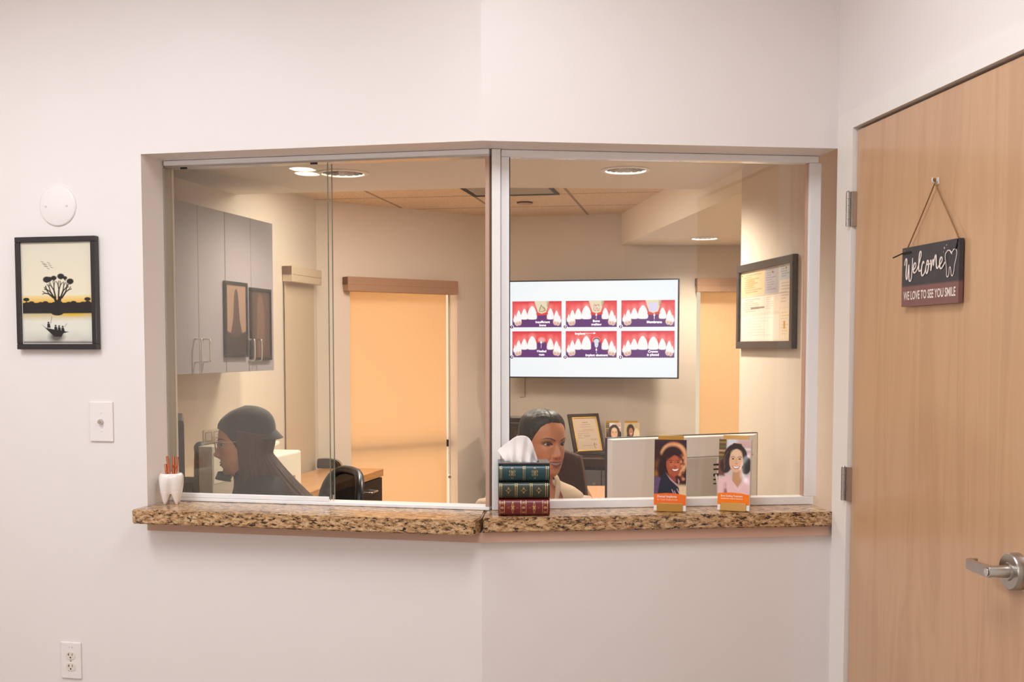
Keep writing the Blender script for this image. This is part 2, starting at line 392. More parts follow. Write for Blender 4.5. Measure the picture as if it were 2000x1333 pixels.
# room around the camera
b = MB(); XL = -4.2; YB = -2.2
plw = WL.w(TLe, 0); 
wl_ = MB(); wl_.box(XL-.1, XL, YB, 4.4, 0, LOBBY); struct(wl_, 'wall_lobby_left', 'off white side wall of the lobby, seen only in the glass', 'wall', M_lobby)
wl_ = MB(); wl_.box(XL-.1, 2.2, YB-.1, YB, 0, LOBBY); struct(wl_, 'wall_lobby_back', 'off white back wall of the lobby', 'wall', M_lobby)
wl_ = MB(); wl_.box(-4.4, 4.2, YB-.1, 8.2, -.1, 0); struct(wl_, 'floor', 'tan vinyl floor of lobby and office', 'floor', M_floor)
wl_ = MB(); wl_.prism([(XL-.1, YB-.1), (2.2, YB-.1), (2.2, 3.2), WR.p2(WR.len+.1, -THK), tuple(bend(THK)), WL.p2(TLe, -THK)], LOBBY, LOBBY+.1); struct(wl_, 'ceiling', 'white lobby ceiling', 'ceiling', M_ceil)
# office walls
c0 = at_z(577, 378, HC); c1 = at_z(617, 391, HC); c2 = at_z(975, 424, HC); c3 = at_z(1208, 418, HC)
su = (c1-c0); sl = su.x/su.y
near = Vector((c1.x-sl*(c1.y-3.75), 3.75, 0))
WSL = Wall(near, c1); WBL = Wall(c1, c2)
kink = c2+(c3-c2)*1.05; WBR = Wall(c2, kink); far = Vector((2.9, kink.y+.12, 0)); WAL = Wall(kink, far)
# right side wall of the office: parallel with the door wall
e0 = Vector((.969, 4.87, 0)); WSR = Wall(e0, e0 + Vector((.1157, -.9933, 0))*1.24)
def wall_solid(name, W, t0, t1, th, z0, z1, label, m=None, holes=()):
    bb = MB()
    def pc(a0, a1, zz0, zz1): bb.prism([W.p2(a0), W.p2(a1), W.p2(a1, -th), W.p2(a0, -th)], zz0, zz1)
    cur = t0
    for (h0, h1, hz0, hz1) in holes:
        pc(cur, h0, z0, z1); 
        if hz0 > z0: pc(h0, h1, z0, hz0)
        pc(h0, h1, hz1, z1); cur = h1
    pc(cur, t1, z0, z1)
    return struct(bb, name, label, 'wall', m or M_inner)
wall_solid('wall_office_left', WSL, -.2, WSL.len+.02, .12, 0, 2.6, 'cream office side wall behind the grey cupboards')
# hole for the glowing window
h0, hz = WBL.loc(683, 546); h1, _ = WBL.loc(893, 555); WZ = 2.29*0 + hz
HOLE1 = (h0, h1, .12, hz)
wall_solid('wall_office_back_left', WBL, -.02, WBL.len+.03, .14, 0, 2.6, 'beige office wall with the tall glowing shade', holes=[HOLE1])
wall_solid('wall_office_back_right', WBR, -.03, WBR.len, .12, 0, 2.6, 'beige office wall behind the television')
a0, az = WAL.loc(1361, 546); a1, _ = WAL.loc(1475, 546)
HOLE2 = (a0, a1, .12, az)
wall_solid('wall_office_alcove', WAL, 0, WAL.len, .14, 0, 2.6, 'beige alcove wall with the narrow glowing shade', holes=[HOLE2])
bb = MB(); bb.prism([tuple(WSR.p2(0)), tuple(WSR.p2(WSR.len+.1)), (2.0, WSR.p2(WSR.len+.1)[1]), (2.0, 4.87)], 0, 2.6); struct(bb, 'wall_office_right', 'cream office side wall where the document frame hangs', 'wall', M_inner)
bb = MB(); bb.box(2.9, 3.0, 4.8, 7.6, 0, 2.6); struct(bb, 'wall_office_far_right', 'beige end wall of the alcove', 'wall', M_inner)
# bulkhead over the passage, lower than the ceiling
bf = Vector((kink.x-.02, kink.y, 0)); bb = MB()
M_bulk = mat('bulkhead_lit_paint', (246,232,212), .6)  # lighter than the office paint, in place of light on its left face
DLA = at_z(1376, 465, HB); DL1 = at_z(670, 338, HS); DL2 = at_z(1222, 332, HS)
RD1, RD2, RDA = .112*.80, .105*.80, .092*.80
def ceil_holes(bb, poly, z, holes, m=None, up=.35):
    outer = [Vector((p[0], p[1], 0)) for p in poly]; loops = [outer]
    for (cx, cy, r) in holes: loops.append([Vector((cx+r*math.cos(2*PI*i/32), cy+r*math.sin(2*PI*i/32), 0)) for i in range(32)])
    flat = [v for l in loops for v in l]; tri = geometry.tessellate_polygon(loops); b_ = bmesh.new()
    vs = [b_.verts.new((v.x, v.y, z)) for v in flat]
    for t in tri:
        try: b_.faces.new([vs[i] for i in t])
        except ValueError: pass
    for f in b_.faces:
        f.normal_update()
        if f.normal.z > 0: f.normal_flip()
    n = len(outer); top = [b_.verts.new((v.x, v.y, z+up)) for v in outer]
    for i in range(n): b_.faces.new((vs[i], vs[(i+1) % n], top[(i+1) % n], top[i]))
    b_.faces.new(top)
    bb.add(b_, m)
bpoly = [tuple(e0[:2]), (2.9, 4.87), (2.9, kink.y), tuple(bf[:2])]
ceil_holes(bb, bpoly, HB, [(DLA.x, DLA.y, RDA)])
struct(bb, 'trim_2', 'lower cream bulkhead box over the alcove', 'bulkhead', M_bulk)
# soffit behind the opening and tiled ceiling further back
s0 = at_z(363, 383, HS); s1 = at_z(955, 366.5, HS); s2 = at_z(1350, 369.6, HS); ds = (s2-s1).normalized(); dsl = (s0-s1).normalized()
sl0 = s1+dsl*2.6; sr0 = s1+ds*1.25
bb = MB(); ceil_holes(bb, [WL.p2(TLe+1.8, -THK), tuple(bend(THK)), WR.p2(WR.len+.12, -THK), (1.14, 4.8), tuple(sr0[:2]), tuple(s1[:2]), tuple(sl0[:2])], HS, [(DL1.x, DL1.y, RD1), (DL2.x, DL2.y, RD2)], up=.4)
struct(bb, 'ceiling_soffit', 'smooth lower ceiling just behind the reception glass', 'ceiling', M_ceil)
def tile_mat():
    m = bpy.data.materials.new('acoustic_tile'); m.use_nodes = True; nt = m.node_tree; p = nt.nodes['Principled BSDF']; L = nt.links.new
    mp = mapping(nt, (1, 1, 1)); mp.inputs['Rotation'].default_value = (0, 0, math.radians(9.5)); mp.inputs['Location'].default_value = GRID
    br = nt.nodes.new('ShaderNodeTexBrick'); br.offset = 0; br.squash = 1; br.inputs['Scale'].default_value = 1; br.inputs['Brick Width'].default_value = .545; br.inputs['Row Height'].default_value = .545; br.inputs['Mortar Size'].default_value = .010; br.inputs['Mortar Smooth'].default_value = .2
    L(mp.outputs[0], br.inputs['Vector'])
    n = nt.nodes.new('ShaderNodeTexNoise'); n.inputs['Scale'].default_value = 140; n.inputs['Detail'].default_value = 3; L(mp.outputs[0], n.inputs['Vector'])
    r = ramp(nt, [(.35, (212,184,152)), (.5, (234,206,172)), (.7, (240,214,182))]); L(n.outputs['Fac'], r.inputs[0])
    L(r.outputs[0], br.inputs['Color1']); L(r.outputs[0], br.inputs['Color2']); br.inputs['Mortar'].default_value = lin((168,140,116))+(1,)
    L(br.outputs['Color'], p.inputs['Base Color']); p.inputs['Roughness'].default_value = .9
    return m
TR = [at_z(925, 383, HC), at_z(1093, 379, HC)]     # far edge of the ceiling light
gu = (TR[1]-TR[0]).normalized(); gv = Vector((-gu.y, gu.x, 0))
ga = math.atan2(gu.y, gu.x); GP = TR[0]
Lx = -(GP.x*math.cos(math.radians(9.5))-GP.y*math.sin(math.radians(9.5))); Ly = -(GP.x*math.sin(math.radians(9.5))+GP.y*math.cos(math.radians(9.5)))
GRID = (Lx, Ly, 0)
M_tile = tile_mat()
bb = MB(); bb.prism([tuple((sl0+dsl*.3)[:2]), tuple((s1-Vector((0,.02,0)))[:2]), tuple(sr0[:2]), (2.9, 4.87), (2.9, 8.0), (-1.9, 8.0), (-2.4, 5.7)], HC, HC+.25); struct(bb, 'ceiling_tiled', 'tan acoustic tile ceiling over the back of the office', 'ceiling', M_tile)
# trim on the office floor line
for i, (W, t0, t1) in enumerate(((WBL, 0, HOLE1[0]-.03), (WBR, 0.02, WBR.len))):
    bb = MB(); bb.prism([W.p2(t0, .012), W.p2(t1, .012), W.p2(t1), W.p2(t0)], 0, .1, M_white); struct(bb, 'baseboard_office_'+('back_left','back_right')[i], 'white baseboard along the office '+('window wall','television wall'), 'baseboard') if False else struct(bb, 'baseboard_office_'+('back_left','back_right')[i], ('white baseboard under the window wall','white baseboard under the television wall')[i], 'baseboard')
# ------------------------------------------------------------------ granite counter, two slabs and a tan strip below
OL, OR = .085, .03
b = MB()
def slab(poly, name, label):
    bb = MB(); bm = bmesh.new(); 
    lo = [bm.verts.new((p[0], p[1], SB)) for p in poly]; hi = [bm.verts.new((p[0], p[1], SILL)) for p in poly]; n = len(poly)
    bm.faces.new(lo[::-1]); bm.faces.new(hi)
    for i in range(n): bm.faces.new((lo[i], lo[(i+1) % n], hi[(i+1) % n], hi[i]))
    bmesh.ops.recalc_face_normals(bm, faces=bm.faces)
    bmesh.ops.bevel(bm, geom=bm.edges[:], offset=.004, segments=2, affect='EDGES')
    bb.add(bm, M_gran); return tag(bb.build(name), label, 'countertop')
cj = WL.w(LT-.0, OL)
tw = WL.loc(257, 1000, OL)[0]
joint = tuple(bend(.0)); jl = WL.p2(LT+.000, OL); jr = WR.p2(.0, OR)
slab([WL.p2(tw, OL), (jl[0]+.004, jl[1]), tuple(bend(0)), tuple(bend(THK-.002)), WL.p2(tL+.002, -THK), WL.p2(tL+.002, -.001), WL.p2(tw, -.0005)][:0] or
     [WL.p2(tw, OL), jl, tuple(bend(0)), tuple(bend(THK)), WL.p2(tL+.003, -THK), WL.p2(tL+.003, .0008), WL.p2(tw, .0008)], 'granite_countertop', 'longer left brown speckled granite slab jutting out under the sliding glass')
slab([(PC.x+.004, PC.y-OR+.002), WR.p2(WR.len-.004, OR), WR.p2(WR.len-.004, -THK), (bend(THK).x+.004, bend(THK).y), (bend(0).x+.004, bend(0).y)], 'granite_countertop', 'shallower right brown speckled granite slab beside the door casing')
ta = WL.loc(288, 1035, .016)[0]
bb = MB(); c_ = bend(-.016); ce = bend(-.001)
bb.prism([WL.p2(ta, .016), tuple(c_), WR.p2(WR.len-.012, .016), WR.p2(WR.len-.012, .001), tuple(ce), WL.p2(ta, .001)], .866, SB-.001, M_apron)
tag(bb.build('trim_3'), 'tan strip of trim under both granite slabs', 'trim', kind='structure')
# ------------------------------------------------------------------ reception glass
M_strip = mat('dark_strip', (40,34,32), .5)  # narrow dark strip beside the left stile of the fixed pane
def fr(side, t0, t1, o0, o1, z0, z1, bb, m=M_alu, bev=.0015):
    W = WL if side == 'L' else WR
    bb.box(t0, t1, o0, o1, z0, z1, m, bev, Matrix.Translation((W.a.x, W.a.y, 0)) @ Matrix.Rotation(W.ang, 4, 'Z'))
w1 = thing('window_1', 'fixed right-hand reception pane in a white frame', 'window', (0,0,0), kind='structure')
def tpx(W, x, y, off): return W.loc(x, y, -off)[0]
zt = HEAD
rl0 = tpx(WR, 979, 660, .135); rl1 = tpx(WR, 995, 660, .135); rr0 = tpx(WR, 1578, 660, .135); rr1 = tpx(WR, 1600, 660, .135)
ztr = WR.loc(1300, 312, -.135)[1]; zbr = WR.loc(1300, 975, -.135)[1]
bb = MB(); fr('R', rl0, WR.len-.004, .135, .18, ztr, zt-.001, bb); bb.build('top_rail', w1)
bb = MB(); fr('R', rl0, WR.len-.004, .135, .18, SILL+.0006, zbr, bb); bb.build('bottom_rail', w1)
bb = MB(); fr('R', rl0, rl1, .138, .178, zbr+.0005, ztr-.0005, bb); fr('R', rl1, rl1+.004, .15, .17, zbr+.0005, ztr-.0005, bb, M_strip, 0); bb.build('left_stile', w1)
bb = MB(); fr('R', rr0, rr1, .138, .178, zbr+.0005, ztr-.0005, bb); fr('R', rr0-.006, rr0, .15, .17, zbr+.0005, ztr-.0005, bb, M_apron, 0); fr('R', rr1, WR.len-.004, .16, .178, zbr, ztr, bb, M_alu, 0); bb.build('right_stile', w1)
bb = MB(); fr('R', rl1+.0045, rr0-.0065, .157, .163, zbr+.0005, ztr-.0005, bb, glass_mat('fixed_pane_glass', .034), 0); bb.build('pane', w1)
# mullion on the corner
ml0 = tpx(WR, 961, 660, .125); ml1 = tpx(WR, 978, 660, .125)
bb = MB(); fr('R', ml0, ml1, .125, .185, SILL+.0006, zt-.001, bb, mat('mullion_white', (250,247,245), .3, coat=.2), .002); struct(bb, 'trim_4', 'bright white post on the corner between the two reception windows', 'post')
# sliding side
w2 = thing('window_2', 'left-hand sliding reception window, open at its right half', 'window', (0,0,0), kind='structure')
tk1 = tpx(WL, 957, 660, .14); tl_ = tL+.004
zt0 = WL.loc(760, 301.0, -.135)[1]-.011
zb0 = WL.loc(800, 985.5, -.135)[1]
bb = MB(); fr('L', tl_, tk1, .128, .185, zt0, zt-.001, bb); fr('L', tl_, tk1, .134, .18, zt0-.006, zt0, bb, M_chrome, 0); bb.build('top_track', w2)
bb = MB(); fr('L', tl_, tk1, .128, .19, SILL+.0006, zb0, bb, M_alu); bb.build('bottom_track', w2)
tp0 = tpx(WL, 322, 660, .14); tp1 = tpx(WL, 642, 660, .14); tq1 = tpx(WL, 650, 660, .165); tq0 = tpx(WL, 331, 660, .165)
zr = WL.loc(500, 966.5, -.14)[1]
bb = MB(); fr('L', tl_, tp0-.004, .13, .182, zb0+.0005, zt0-.0065, bb, mat('jamb_aluminium', (178,170,160), .35, metal=.4), .001); bb.build('left_jamb', w2)
bb = MB(); fr('L', tk1-.012, tk1, .13, .182, zb0+.0005, zt0-.0065, bb, mat('reveal_tan', (196,160,138), .5), .0005); bb.build('right_jamb', w2)
sp = []
for (a, e, o, nm) in ((tp0, tp1, .139, 'front_pane'), (tq0, tq1, .164, 'rear_pane')):
    bb = MB(); fr('L', a, e, o, o+.006, zb0+.004, zt0-.007, bb, M_glass, 0); g = bb.build(nm, w2)
    bb = MB(); fr('L', e+.0003, e+.0016, o, o+.006, zb0+.004, zt0-.007, bb, M_edge, 0); fr('L', a-.0016, a-.0003, o, o+.006, zb0+.004, zt0-.007, bb, M_edge, 0); bb.build('polished_edge', g)
    if nm == 'front_pane':
        bb = MB(); fr('L', a, e-.002, o-.009, o-.0005, zb0+.001, zr, bb, M_alu); bb.build('bottom_rail', g)
        for tt in (tpx(WL, 360, 320, .14), tpx(WL, 614, 314, .14)):
            bb = MB(); fr('L', tt-.011, tt+.011, o-.006, o-.0005, zt0-.012, zt0-.0062, bb, M_black, 0); bb.build('hanger_clip', g)
    else:
        bb = MB(); fr('L', tp1+.003, e+.002, o-.012, o-.0005, zb0+.001, zr+.003, bb, M_bright, .001); bb.build('end_bracket', g)
# ================================================================== LOBBY THINGS
def on(W, t, z, off=0.): p = W.w(t, off, z); return (p.x, p.y, p.z)
# ---- maple door
M_maple = wood('maple', [(.02, (194,149,112)), (.3, (200,155,117)), (.6, (204,160,122)), (.9, (207,164,126))], scale=(7, 7, .6), nscale=1.3, rough=.3, coat=.45, GR=.10)
d1 = thing('door_1', 'tall maple door at the right with a steel lever and welcome sign', 'door', on(WD, D0, 0), WD.ang, kind='structure')
bb = MB(); bb.box(.001, D1-D0, .0, .045, .008, DT-.004, M_maple, .0015); bb.build('door_leaf', d1)
for px0, y0, y1 in ((1663, 375, 442), (1651, 912, 978)):
    z1 = WD.loc(px0, y0, .012)[1]; z0 = WD.loc(px0, y1, .012)[1]
    bb = MB(); L_ = (z1-z0)/5
    for k in range(5): bb.lathe([(0, z0+k*L_+.0006), (.0066, z0+k*L_+.0006), (.0066, z0+(k+1)*L_-.0006), (0, z0+(k+1)*L_-.0006)], M_chrome, 16, Matrix.Translation((-.012, -.019, 0)))
    bb.lathe([(0, z1), (.0055, z1), (.004, z1+.003), (0, z1+.0035)], M_chrome, 12, Matrix.Translation((-.012, -.019, 0)))
    bb.box(-.009, .0005, -.0145, -.012, z0, z1, M_chrome); bb.box(.0005, .006, -.013, -.0005, z0, z1, M_chrome)
    hg = bb.build('hinge', d1)
lt, lz = WD.loc(1972, 1117, .02); lt -= D0
bb = MB(); Rx = Matrix.Translation((lt, 0, lz)) @ Matrix.Rotation(PI/2, 4, 'X')
bb.lathe([(0, .0), (.041, .0), (.041, .020), (.038, .0235), (.020, .0235), (.0185, .028), (0, .028)], M_chrome, 40, Rx)
h_ = bb.build('door_handle', d1)
bb = MB(); bb.lathe([(.0, .024), (.0145, .024), (.0135, .03), (.0125, .072), (.0, .073)], M_chrome, 32, Rx)
bb.lathe([(0, .0732), (.0085, .0732), (.0085, .0745), (.004, .0750), (0, .0735)], M_bright, 20, Rx)
bb.build('spindle', h_)
bb = MB(); 
pts = smooth_pts([(lt+.008, -.061, lz), (lt-.012, -.064, lz), (lt-.06, -.063, lz-.001), (lt-.103, -.060, lz-.0005)], 6)
rings = []
for i, p in enumerate(pts):
    hh = .0125-.0015*i/len(pts); ww = .0085-.004*i/len(pts); rings.append([(p.x, p.y-ww, p.z-hh), (p.x, p.y+ww, p.z-hh), (p.x, p.y+ww, p.z+hh), (p.x, p.y-ww, p.z+hh)])
bb.loft(rings, M_chrome, smooth=False); bb.box(lt-.106, lt-.098, -.062, -.038, lz-.011, lz+.011, M_chrome, .002)
bb.build('lever', h_)
# ---- hook and welcome sign
hk = WD.loc(1824, 352, .012); ht = hk[0]; hzv = hk[1]
hkobj = thing('wall_hook', 'small clear hook stuck on the maple door above the welcome sign', 'hook', on(WD, ht, hzv), WD.ang)
bb = MB(); bb.box(-.006, .006, -.003, 0, -.010, .007, mat('clear_hook', (226,216,206), .2), .0012); bb.tube(smooth_pts([(0, -.003, -.004), (0, -.013, -.006), (0, -.016, .0), (0, -.015, .006)], 4), .0022, mat('clear_hook'), 8); bb.build('hook_body', hkobj)
sl_, _ = WD.loc(1762, 540, .014); sr_, _ = WD.loc(1873, 540, .014); szt = WD.loc(1762, 486, .014)[1]; szb = WD.loc(1762, 600, .014)[1]
SWD, SHT = sr_-sl_, szt-szb
M_signprint = attr_mat('sign_print', .55); M_cream = mat('sign_cream', (240,224,214), .6)
sg = thing('hanging_sign', 'square wooden WELCOME tooth sign hanging on twine on the maple door', 'sign', on(WD, (sl_+sr_)/2, szb, .002), WD.ang)
A = Art(SWD, SHT, 90, 60, (62,60,64)); nz = A.noise(14, 3)
A.put(nz*.25, (84,80,82)); A.rect(-1, SHT*.655, 9, 9, (128,88,84)); nz2 = A.noise(20, 5); A.put(nz2*.2*(A.Y > SHT*.66), (150,110,104)); A.rect(-1, SHT*.65, 9, SHT*.658, (70,62,62))
NSTR = []; ex = MB(); T = Matrix.Translation((0, 0, 0))
def su_(u, v): return ((u-.5)*SWD, (1-v)*SHT)       # sign fractions -> local x,z
def stroke(pts, w, n=7, zz=.0006, m=M_cream, closed=False):
    P = smooth_pts([(su_(*p)[0], su_(*p)[1], 0) for p in pts], n, closed); k = len(P)
    W = []
    for i in range(k):
        a = P[max(0, i-1)]; c = P[min(k-1, i+1)]; dz = (c-a); f = abs(dz.y)/max(1e-9, dz.length); down = 1 if dz.y < 0 else .45
        W.append(w*(.5+.5*f*down) if not closed else w)
    NSTR.append(1); ex.ribbon([(p.x, p.y) for p in P], W, m, z=zz+.0003*len(NSTR), closed=closed)
ww = .0062
stroke([(.055,.30), (.065,.22), (.085,.19), (.095,.25), (.085,.45), (.095,.53), (.11,.52), (.125,.40), (.135,.30), (.14,.42), (.145,.54), (.165,.575), (.185,.54), (.20,.40), (.205,.27), (.205,.19)], ww)
stroke([(.205,.38), (.235,.385), (.265,.345), (.265,.29), (.245,.285), (.225,.34), (.225,.42), (.25,.445), (.29,.40), (.335,.28), (.365,.16), (.355,.105), (.335,.14), (.325,.28), (.325,.40), (.345,.43), (.375,.40)], ww)
stroke([(.42,.315), (.41,.28), (.39,.31), (.375,.40), (.38,.49), (.40,.51), (.435,.46), (.455,.38), (.475,.28), (.495,.29), (.50,.37), (.485,.46), (.465,.48), (.455,.42), (.465,.34), (.50,.34), (.53,.33)], ww)
stroke([(.53,.30), (.54,.28), (.545,.36), (.545,.44), (.555,.38), (.575,.28), (.59,.30), (.59,.37), (.60,.29), (.615,.22), (.63,.22), (.635,.32), (.645,.41), (.665,.42), (.685,.38)], ww)
stroke([(.685,.38), (.71,.36), (.735,.31), (.73,.26), (.71,.265), (.695,.33), (.70,.41), (.725,.435), (.76,.39), (.785,.34)], ww)
stroke([(.80,.20), (.83,.165), (.865,.175), (.895,.205), (.925,.165), (.96,.17), (.975,.22), (.965,.31), (.945,.40), (.935,.50), (.915,.57), (.895,.555), (.885,.47), (.875,.43), (.86,.46), (.855,.54), (.84,.58), (.82,.56), (.815,.45), (.80,.34), (.79,.26)], .0024, closed=True)
stroke([(.865,.175), (.885,.215), (.905,.235)], .003)
for (u, v, r) in ((.758,.115,.014), (.795,.075,.009), (.745,.175,.006)):
    x, z = su_(u, v); w_ = r*SWD; ex.poly([(x, z+w_), (x+w_*.25, z+w_*.25), (x+w_, z), (x+w_*.25, z-w_*.25), (x, z-w_), (x-w_*.25, z-w_*.25), (x-w_, z), (x-w_*.25, z+w_*.25)], M_cream, z=.0006)
ex.text('WE LOVE TO SEE YOU SMILE', .030, 0, SHT*.175, M_cream, z=.0006, bold=.0006, xs=.70)
A.build('sign_board', M_signprint, sg, thick=.011, loc=(0, -.0125, 0), extra=ex)
M_twine = mat('twine', (150,108,66), .9, bump=.6, bscale=900)
hx = ht-(sl_+sr_)/2; hz_ = hzv-szb
bb = MB(); L_ = (-SWD/2+.018, -.014, SHT-.008); R_ = (SWD/2-.012, -.014, SHT-.008)
bb.tube(smooth_pts([L_, (-SWD/2+.022, -.008, SHT+.002), (hx-.006, -.0075, hz_-.014), (hx, -.010, hz_+.0015), (hx+.006, -.0075, hz_-.014), (SWD/2-.014, -.008, SHT+.002), R_], 8), .0018, M_twine, 8)
tw_ = bb.build('twine', sg)
M_rib = mat('black_ribbon', (22,18,18), .6)
bb = MB(); bb.box(-SWD/2+.006, -SWD/2+.05, -.0145, -.013, SHT-.016, SHT-.011, M_rib, 0, Matrix.Rotation(0, 4, 'Y')); bb.tube([(-SWD/2+.008, -.013, SHT-.012), (-SWD/2-.004, -.022, SHT-.018), (-SWD/2-.010, -.034, SHT-.024)], .0018, M_rib, 6); bb.build('knotted_end', sg); bb = MB(); bb.tube([(SWD/2-.006, -.0135, SHT-.002), (SWD/2-.010, -.0145, SHT-.018), (SWD/2-.016, -.0140, SHT-.026)], .0022, M_rib, 6); bb.build('knotted_end', sg)
# ---- framed silhouette picture
pl_, _ = WL.loc(31, 570, .02); pr_, _ = WL.loc(188, 570, .02); pzt = WL.loc(110, 462, .02)[1]; pzb = WL.loc(110, 683, .02)[1]
PW, PH = pr_-pl_, pzt-pzb
pic = thing('picture_frame', 'black framed tree and canoe silhouette picture on the lobby wall', 'picture', on(WL, (pl_+pr_)/2, pzb, .0), WL.ang)
M_frame = mat('black_frame', (34,28,28), .35, coat=.2)
def frame4(bb, w, h, t, y0, y1, m, bev=.002):
    for (x0, x1, z0, z1) in ((-w/2, w/2, h-t, h), (-w/2, w/2, 0, t), (-w/2, -w/2+t, t, h-t), (w/2-t, w/2, t, h-t)): bb.box(x0, x1, y0, y1, z0, z1, m, bev)
bb = MB(); ft = PW*.062; frame4(bb, PW, PH, ft, -.022, -.001, M_frame); bb.build('frame', pic)
aw, ah = PW-2*ft, PH-2*ft; A = Art(aw, ah, 230, 340, (226,218,200))
def u(x): return x*aw
def v(y): return y*ah
A.grad(0, v(.52), (222,212,192), (234,222,196)); A.grad(v(.52), v(.60), (236,216,160), (232,172,30)); A.rect(-1, v(.70), 9, 9, (226,220,206)); A.rect(-1, v(.685), 9, v(.74), (196,160,70), blur=.02, op=.8)
A.ell(u(.72), v(.705), u(.2), v(.022), (222,176,30), blur=.008); A.grad(v(.86), ah, (206,200,190), (150,146,140), np.clip((A.Y-v(.84))/(ah*.2), 0, 1)*(.4+.6*A.noise(8, 2)))
A.rect(-1, v(.60), 9, v(.70), (20,16,14), blur=.003)
for i in range(16): A.ell(u(i/15), v(.605), u(.05), v(.012+.008*((i*7) % 3)), (20,16,14))
A.ell(u(.5), v(.69), u(.09), v(.03), (20,16,14))
A.poly([(u(.47), v(.70)), (u(.475), v(.60)), (u(.44), v(.53)), (u(.47), v(.53)), (u(.50), v(.57)), (u(.53), v(.53)), (u(.575), v(.53)), (u(.545), v(.60)), (u(.56), v(.70))], (14,10,8))
random.seed(11)
def branch(x, y, a, l, w, d):
    x2, y2 = x+math.cos(a)*l, y-math.sin(a)*l; A.line([(u(x), v(y)), (u(x2), v(y2))], w*aw, (14,10,8))
    if d > 0:
        for s_ in (-1, 1): branch(x2, y2, a+s_*(.28+.2*random.random()), l*.72, w*.7, d-1)
for (bx, an) in ((.46, 2.3), (.48, 1.85), (.52, 1.45), (.55, 1.05), (.57, .8), (.45, 2.6)): branch(bx, .545, an, .075, .022, 2)
for (cx, cy, r) in ((.36,.365,.055), (.46,.35,.04), (.56,.335,.05), (.69,.385,.05), (.40,.36,.04), (.62,.35,.03)): A.ell(u(cx), v(cy), u(r), v(r*.55), (18,14,12), blur=.002); A.poly([(u(cx-r), v(cy)), (u(cx+r), v(cy)), (u(cx), v(cy+.035))], (18,14,12), op=.8)
for cx in (.06, .93):
    A.ell(u(cx), v(.56), u(.045), v(.018), (16,12,10)); A.line([(u(cx), v(.56)), (u(cx), v(.62))], .003, (16,12,10))
for i in range(9):
    bx, by = .30+.045*(i % 3)+.02*(i//3), .19+.022*(i//3)+.012*((i*5) % 3); A.line([(u(bx-.018), v(by-.006)), (u(bx), v(by)), (u(bx+.018), v(by+.004))], .0014, (40,34,30))
A.poly([(u(.27), v(.805)), (u(.33), v(.84)), (u(.5), v(.865)), (u(.66), v(.882)), (u(.58), v(.895)), (u(.55), v(.93)), (u(.45), v(.93)), (u(.36), v(.87))], (18,14,12))
for (px, py) in ((.37,.79), (.47,.82), (.52,.825), (.57,.83)): A.ell(u(px), v(py), u(.014), v(.009), (18,14,12)); A.poly([(u(px-.018), v(py+.01)), (u(px+.018), v(py+.01)), (u(px+.03), v(py+.05)), (u(px-.02), v(py+.05))], (18,14,12))
A.line([(u(.40), v(.80)), (u(.42), v(.73))], .0014, (18,14,12)); A.line([(u(.60), v(.83)), (u(.63), v(.80))], .0014, (18,14,12))
A.ell(u(.48), v(.93), u(.1), v(.05), (20,16,14), blur=.012, op=.85); A.rect(-1, v(.975), 9, 9, (40,36,34), blur=.004, op=.7)
M_print = attr_mat('printed_sheet', .35, coat=.15)
A.build('artwork', M_print, pic, thick=.006, loc=(0, -.014, ft))
bb = MB(); frame4(bb, aw, ah, .0022, -.0155, -.0142, mat('frame_lip', (214,206,196), .3), 0); o_ = bb.build('inner_lip', pic); o_.location.z = ft
# ---- round blank cover plate
rc = WL.loc(112, 402, .004); rr = (WL.loc(149, 402, .004)[0]-WL.loc(77, 402, .004)[0])/2
M_plate = mat('white_plastic_plate', (240,230,226), .35)
cp = thing('cover_plate', 'round blank white cover plate on the wall above the silhouette picture', 'cover plate', on(WL, rc[0], rc[1]), WL.ang)
bb = MB(); Ry = Matrix.Rotation(PI/2, 4, 'X'); rzv = rr*1.02
bb.lathe([(0, .006), (rr*.9, .006), (rr*.97, .0045), (rr, .001), (rr, 0), (0, 0)], M_plate, 48, Ry); bb.build('plate', cp)
for px in (90, 131):
    x = WL.loc(px, 404, .004)[0]-rc[0]; bb = MB(); bb.lathe([(0, .0085), (.003, .008), (.0042, .006), (0, .006)], M_plate, 16, Matrix.Translation((x, 0, -.001)) @ Ry); bb.box(x-.0028, x+.0028, -.0088, -.0084, -.0014, -.0006, mat('slot_grey', (150,140,136), .5)); bb.build('screw', cp)
# ---- dimmer plate
def plate(name, px0, px1, py0, py1, label, cat):
    x0 = WL.loc(px0, (py0+py1)/2, .003)[0]; x1 = WL.loc(px1, (py0+py1)/2, .003)[0]; zt_ = WL.loc((px0+px1)/2, py0, .003)[1]; zb_ = WL.loc((px0+px1)/2, py1, .003)[1]
    t = thing(name, label, cat, on(WL, (x0+x1)/2, zb_), WL.ang); w, h = x1-x0, zt_-zb_
    bb = MB(); bb.box(-w/2, w/2, -.006, 0, 0, h, M_plate, .0028, seg=3); bb.build('plate', t); return t, w, h
sw, w, h = plate('dimmer_switch', 176, 221, 785, 863, 'white wall plate with a round steel dimmer knob left of the opening', 'light switch')
bb = MB(); bb.lathe([(0, .0055), (.0085, .0055), (.0085, .010), (.0065, .017), (.0055, .0185), (0, .019)], mat('satin_nickel', (205,198,190), .22, metal=1.), 28, Matrix.Translation((0, 0, h*.5)) @ Ry); bb.build('knob', sw)
for zz in (.73, .27): bb = MB(); bb.lathe([(0, .0075), (.003, .007), (.0035, .006), (0, .006)], M_plate, 14, Matrix.Translation((0, 0, h*zz)) @ Ry); bb.build('screw', sw)
ol, w, h = plate('wall_outlet', 120, 159, 1255, 1326, 'white duplex power outlet low on the lobby wall', 'outlet')
M_slot = mat('slot_black', (46,30,26), .7)
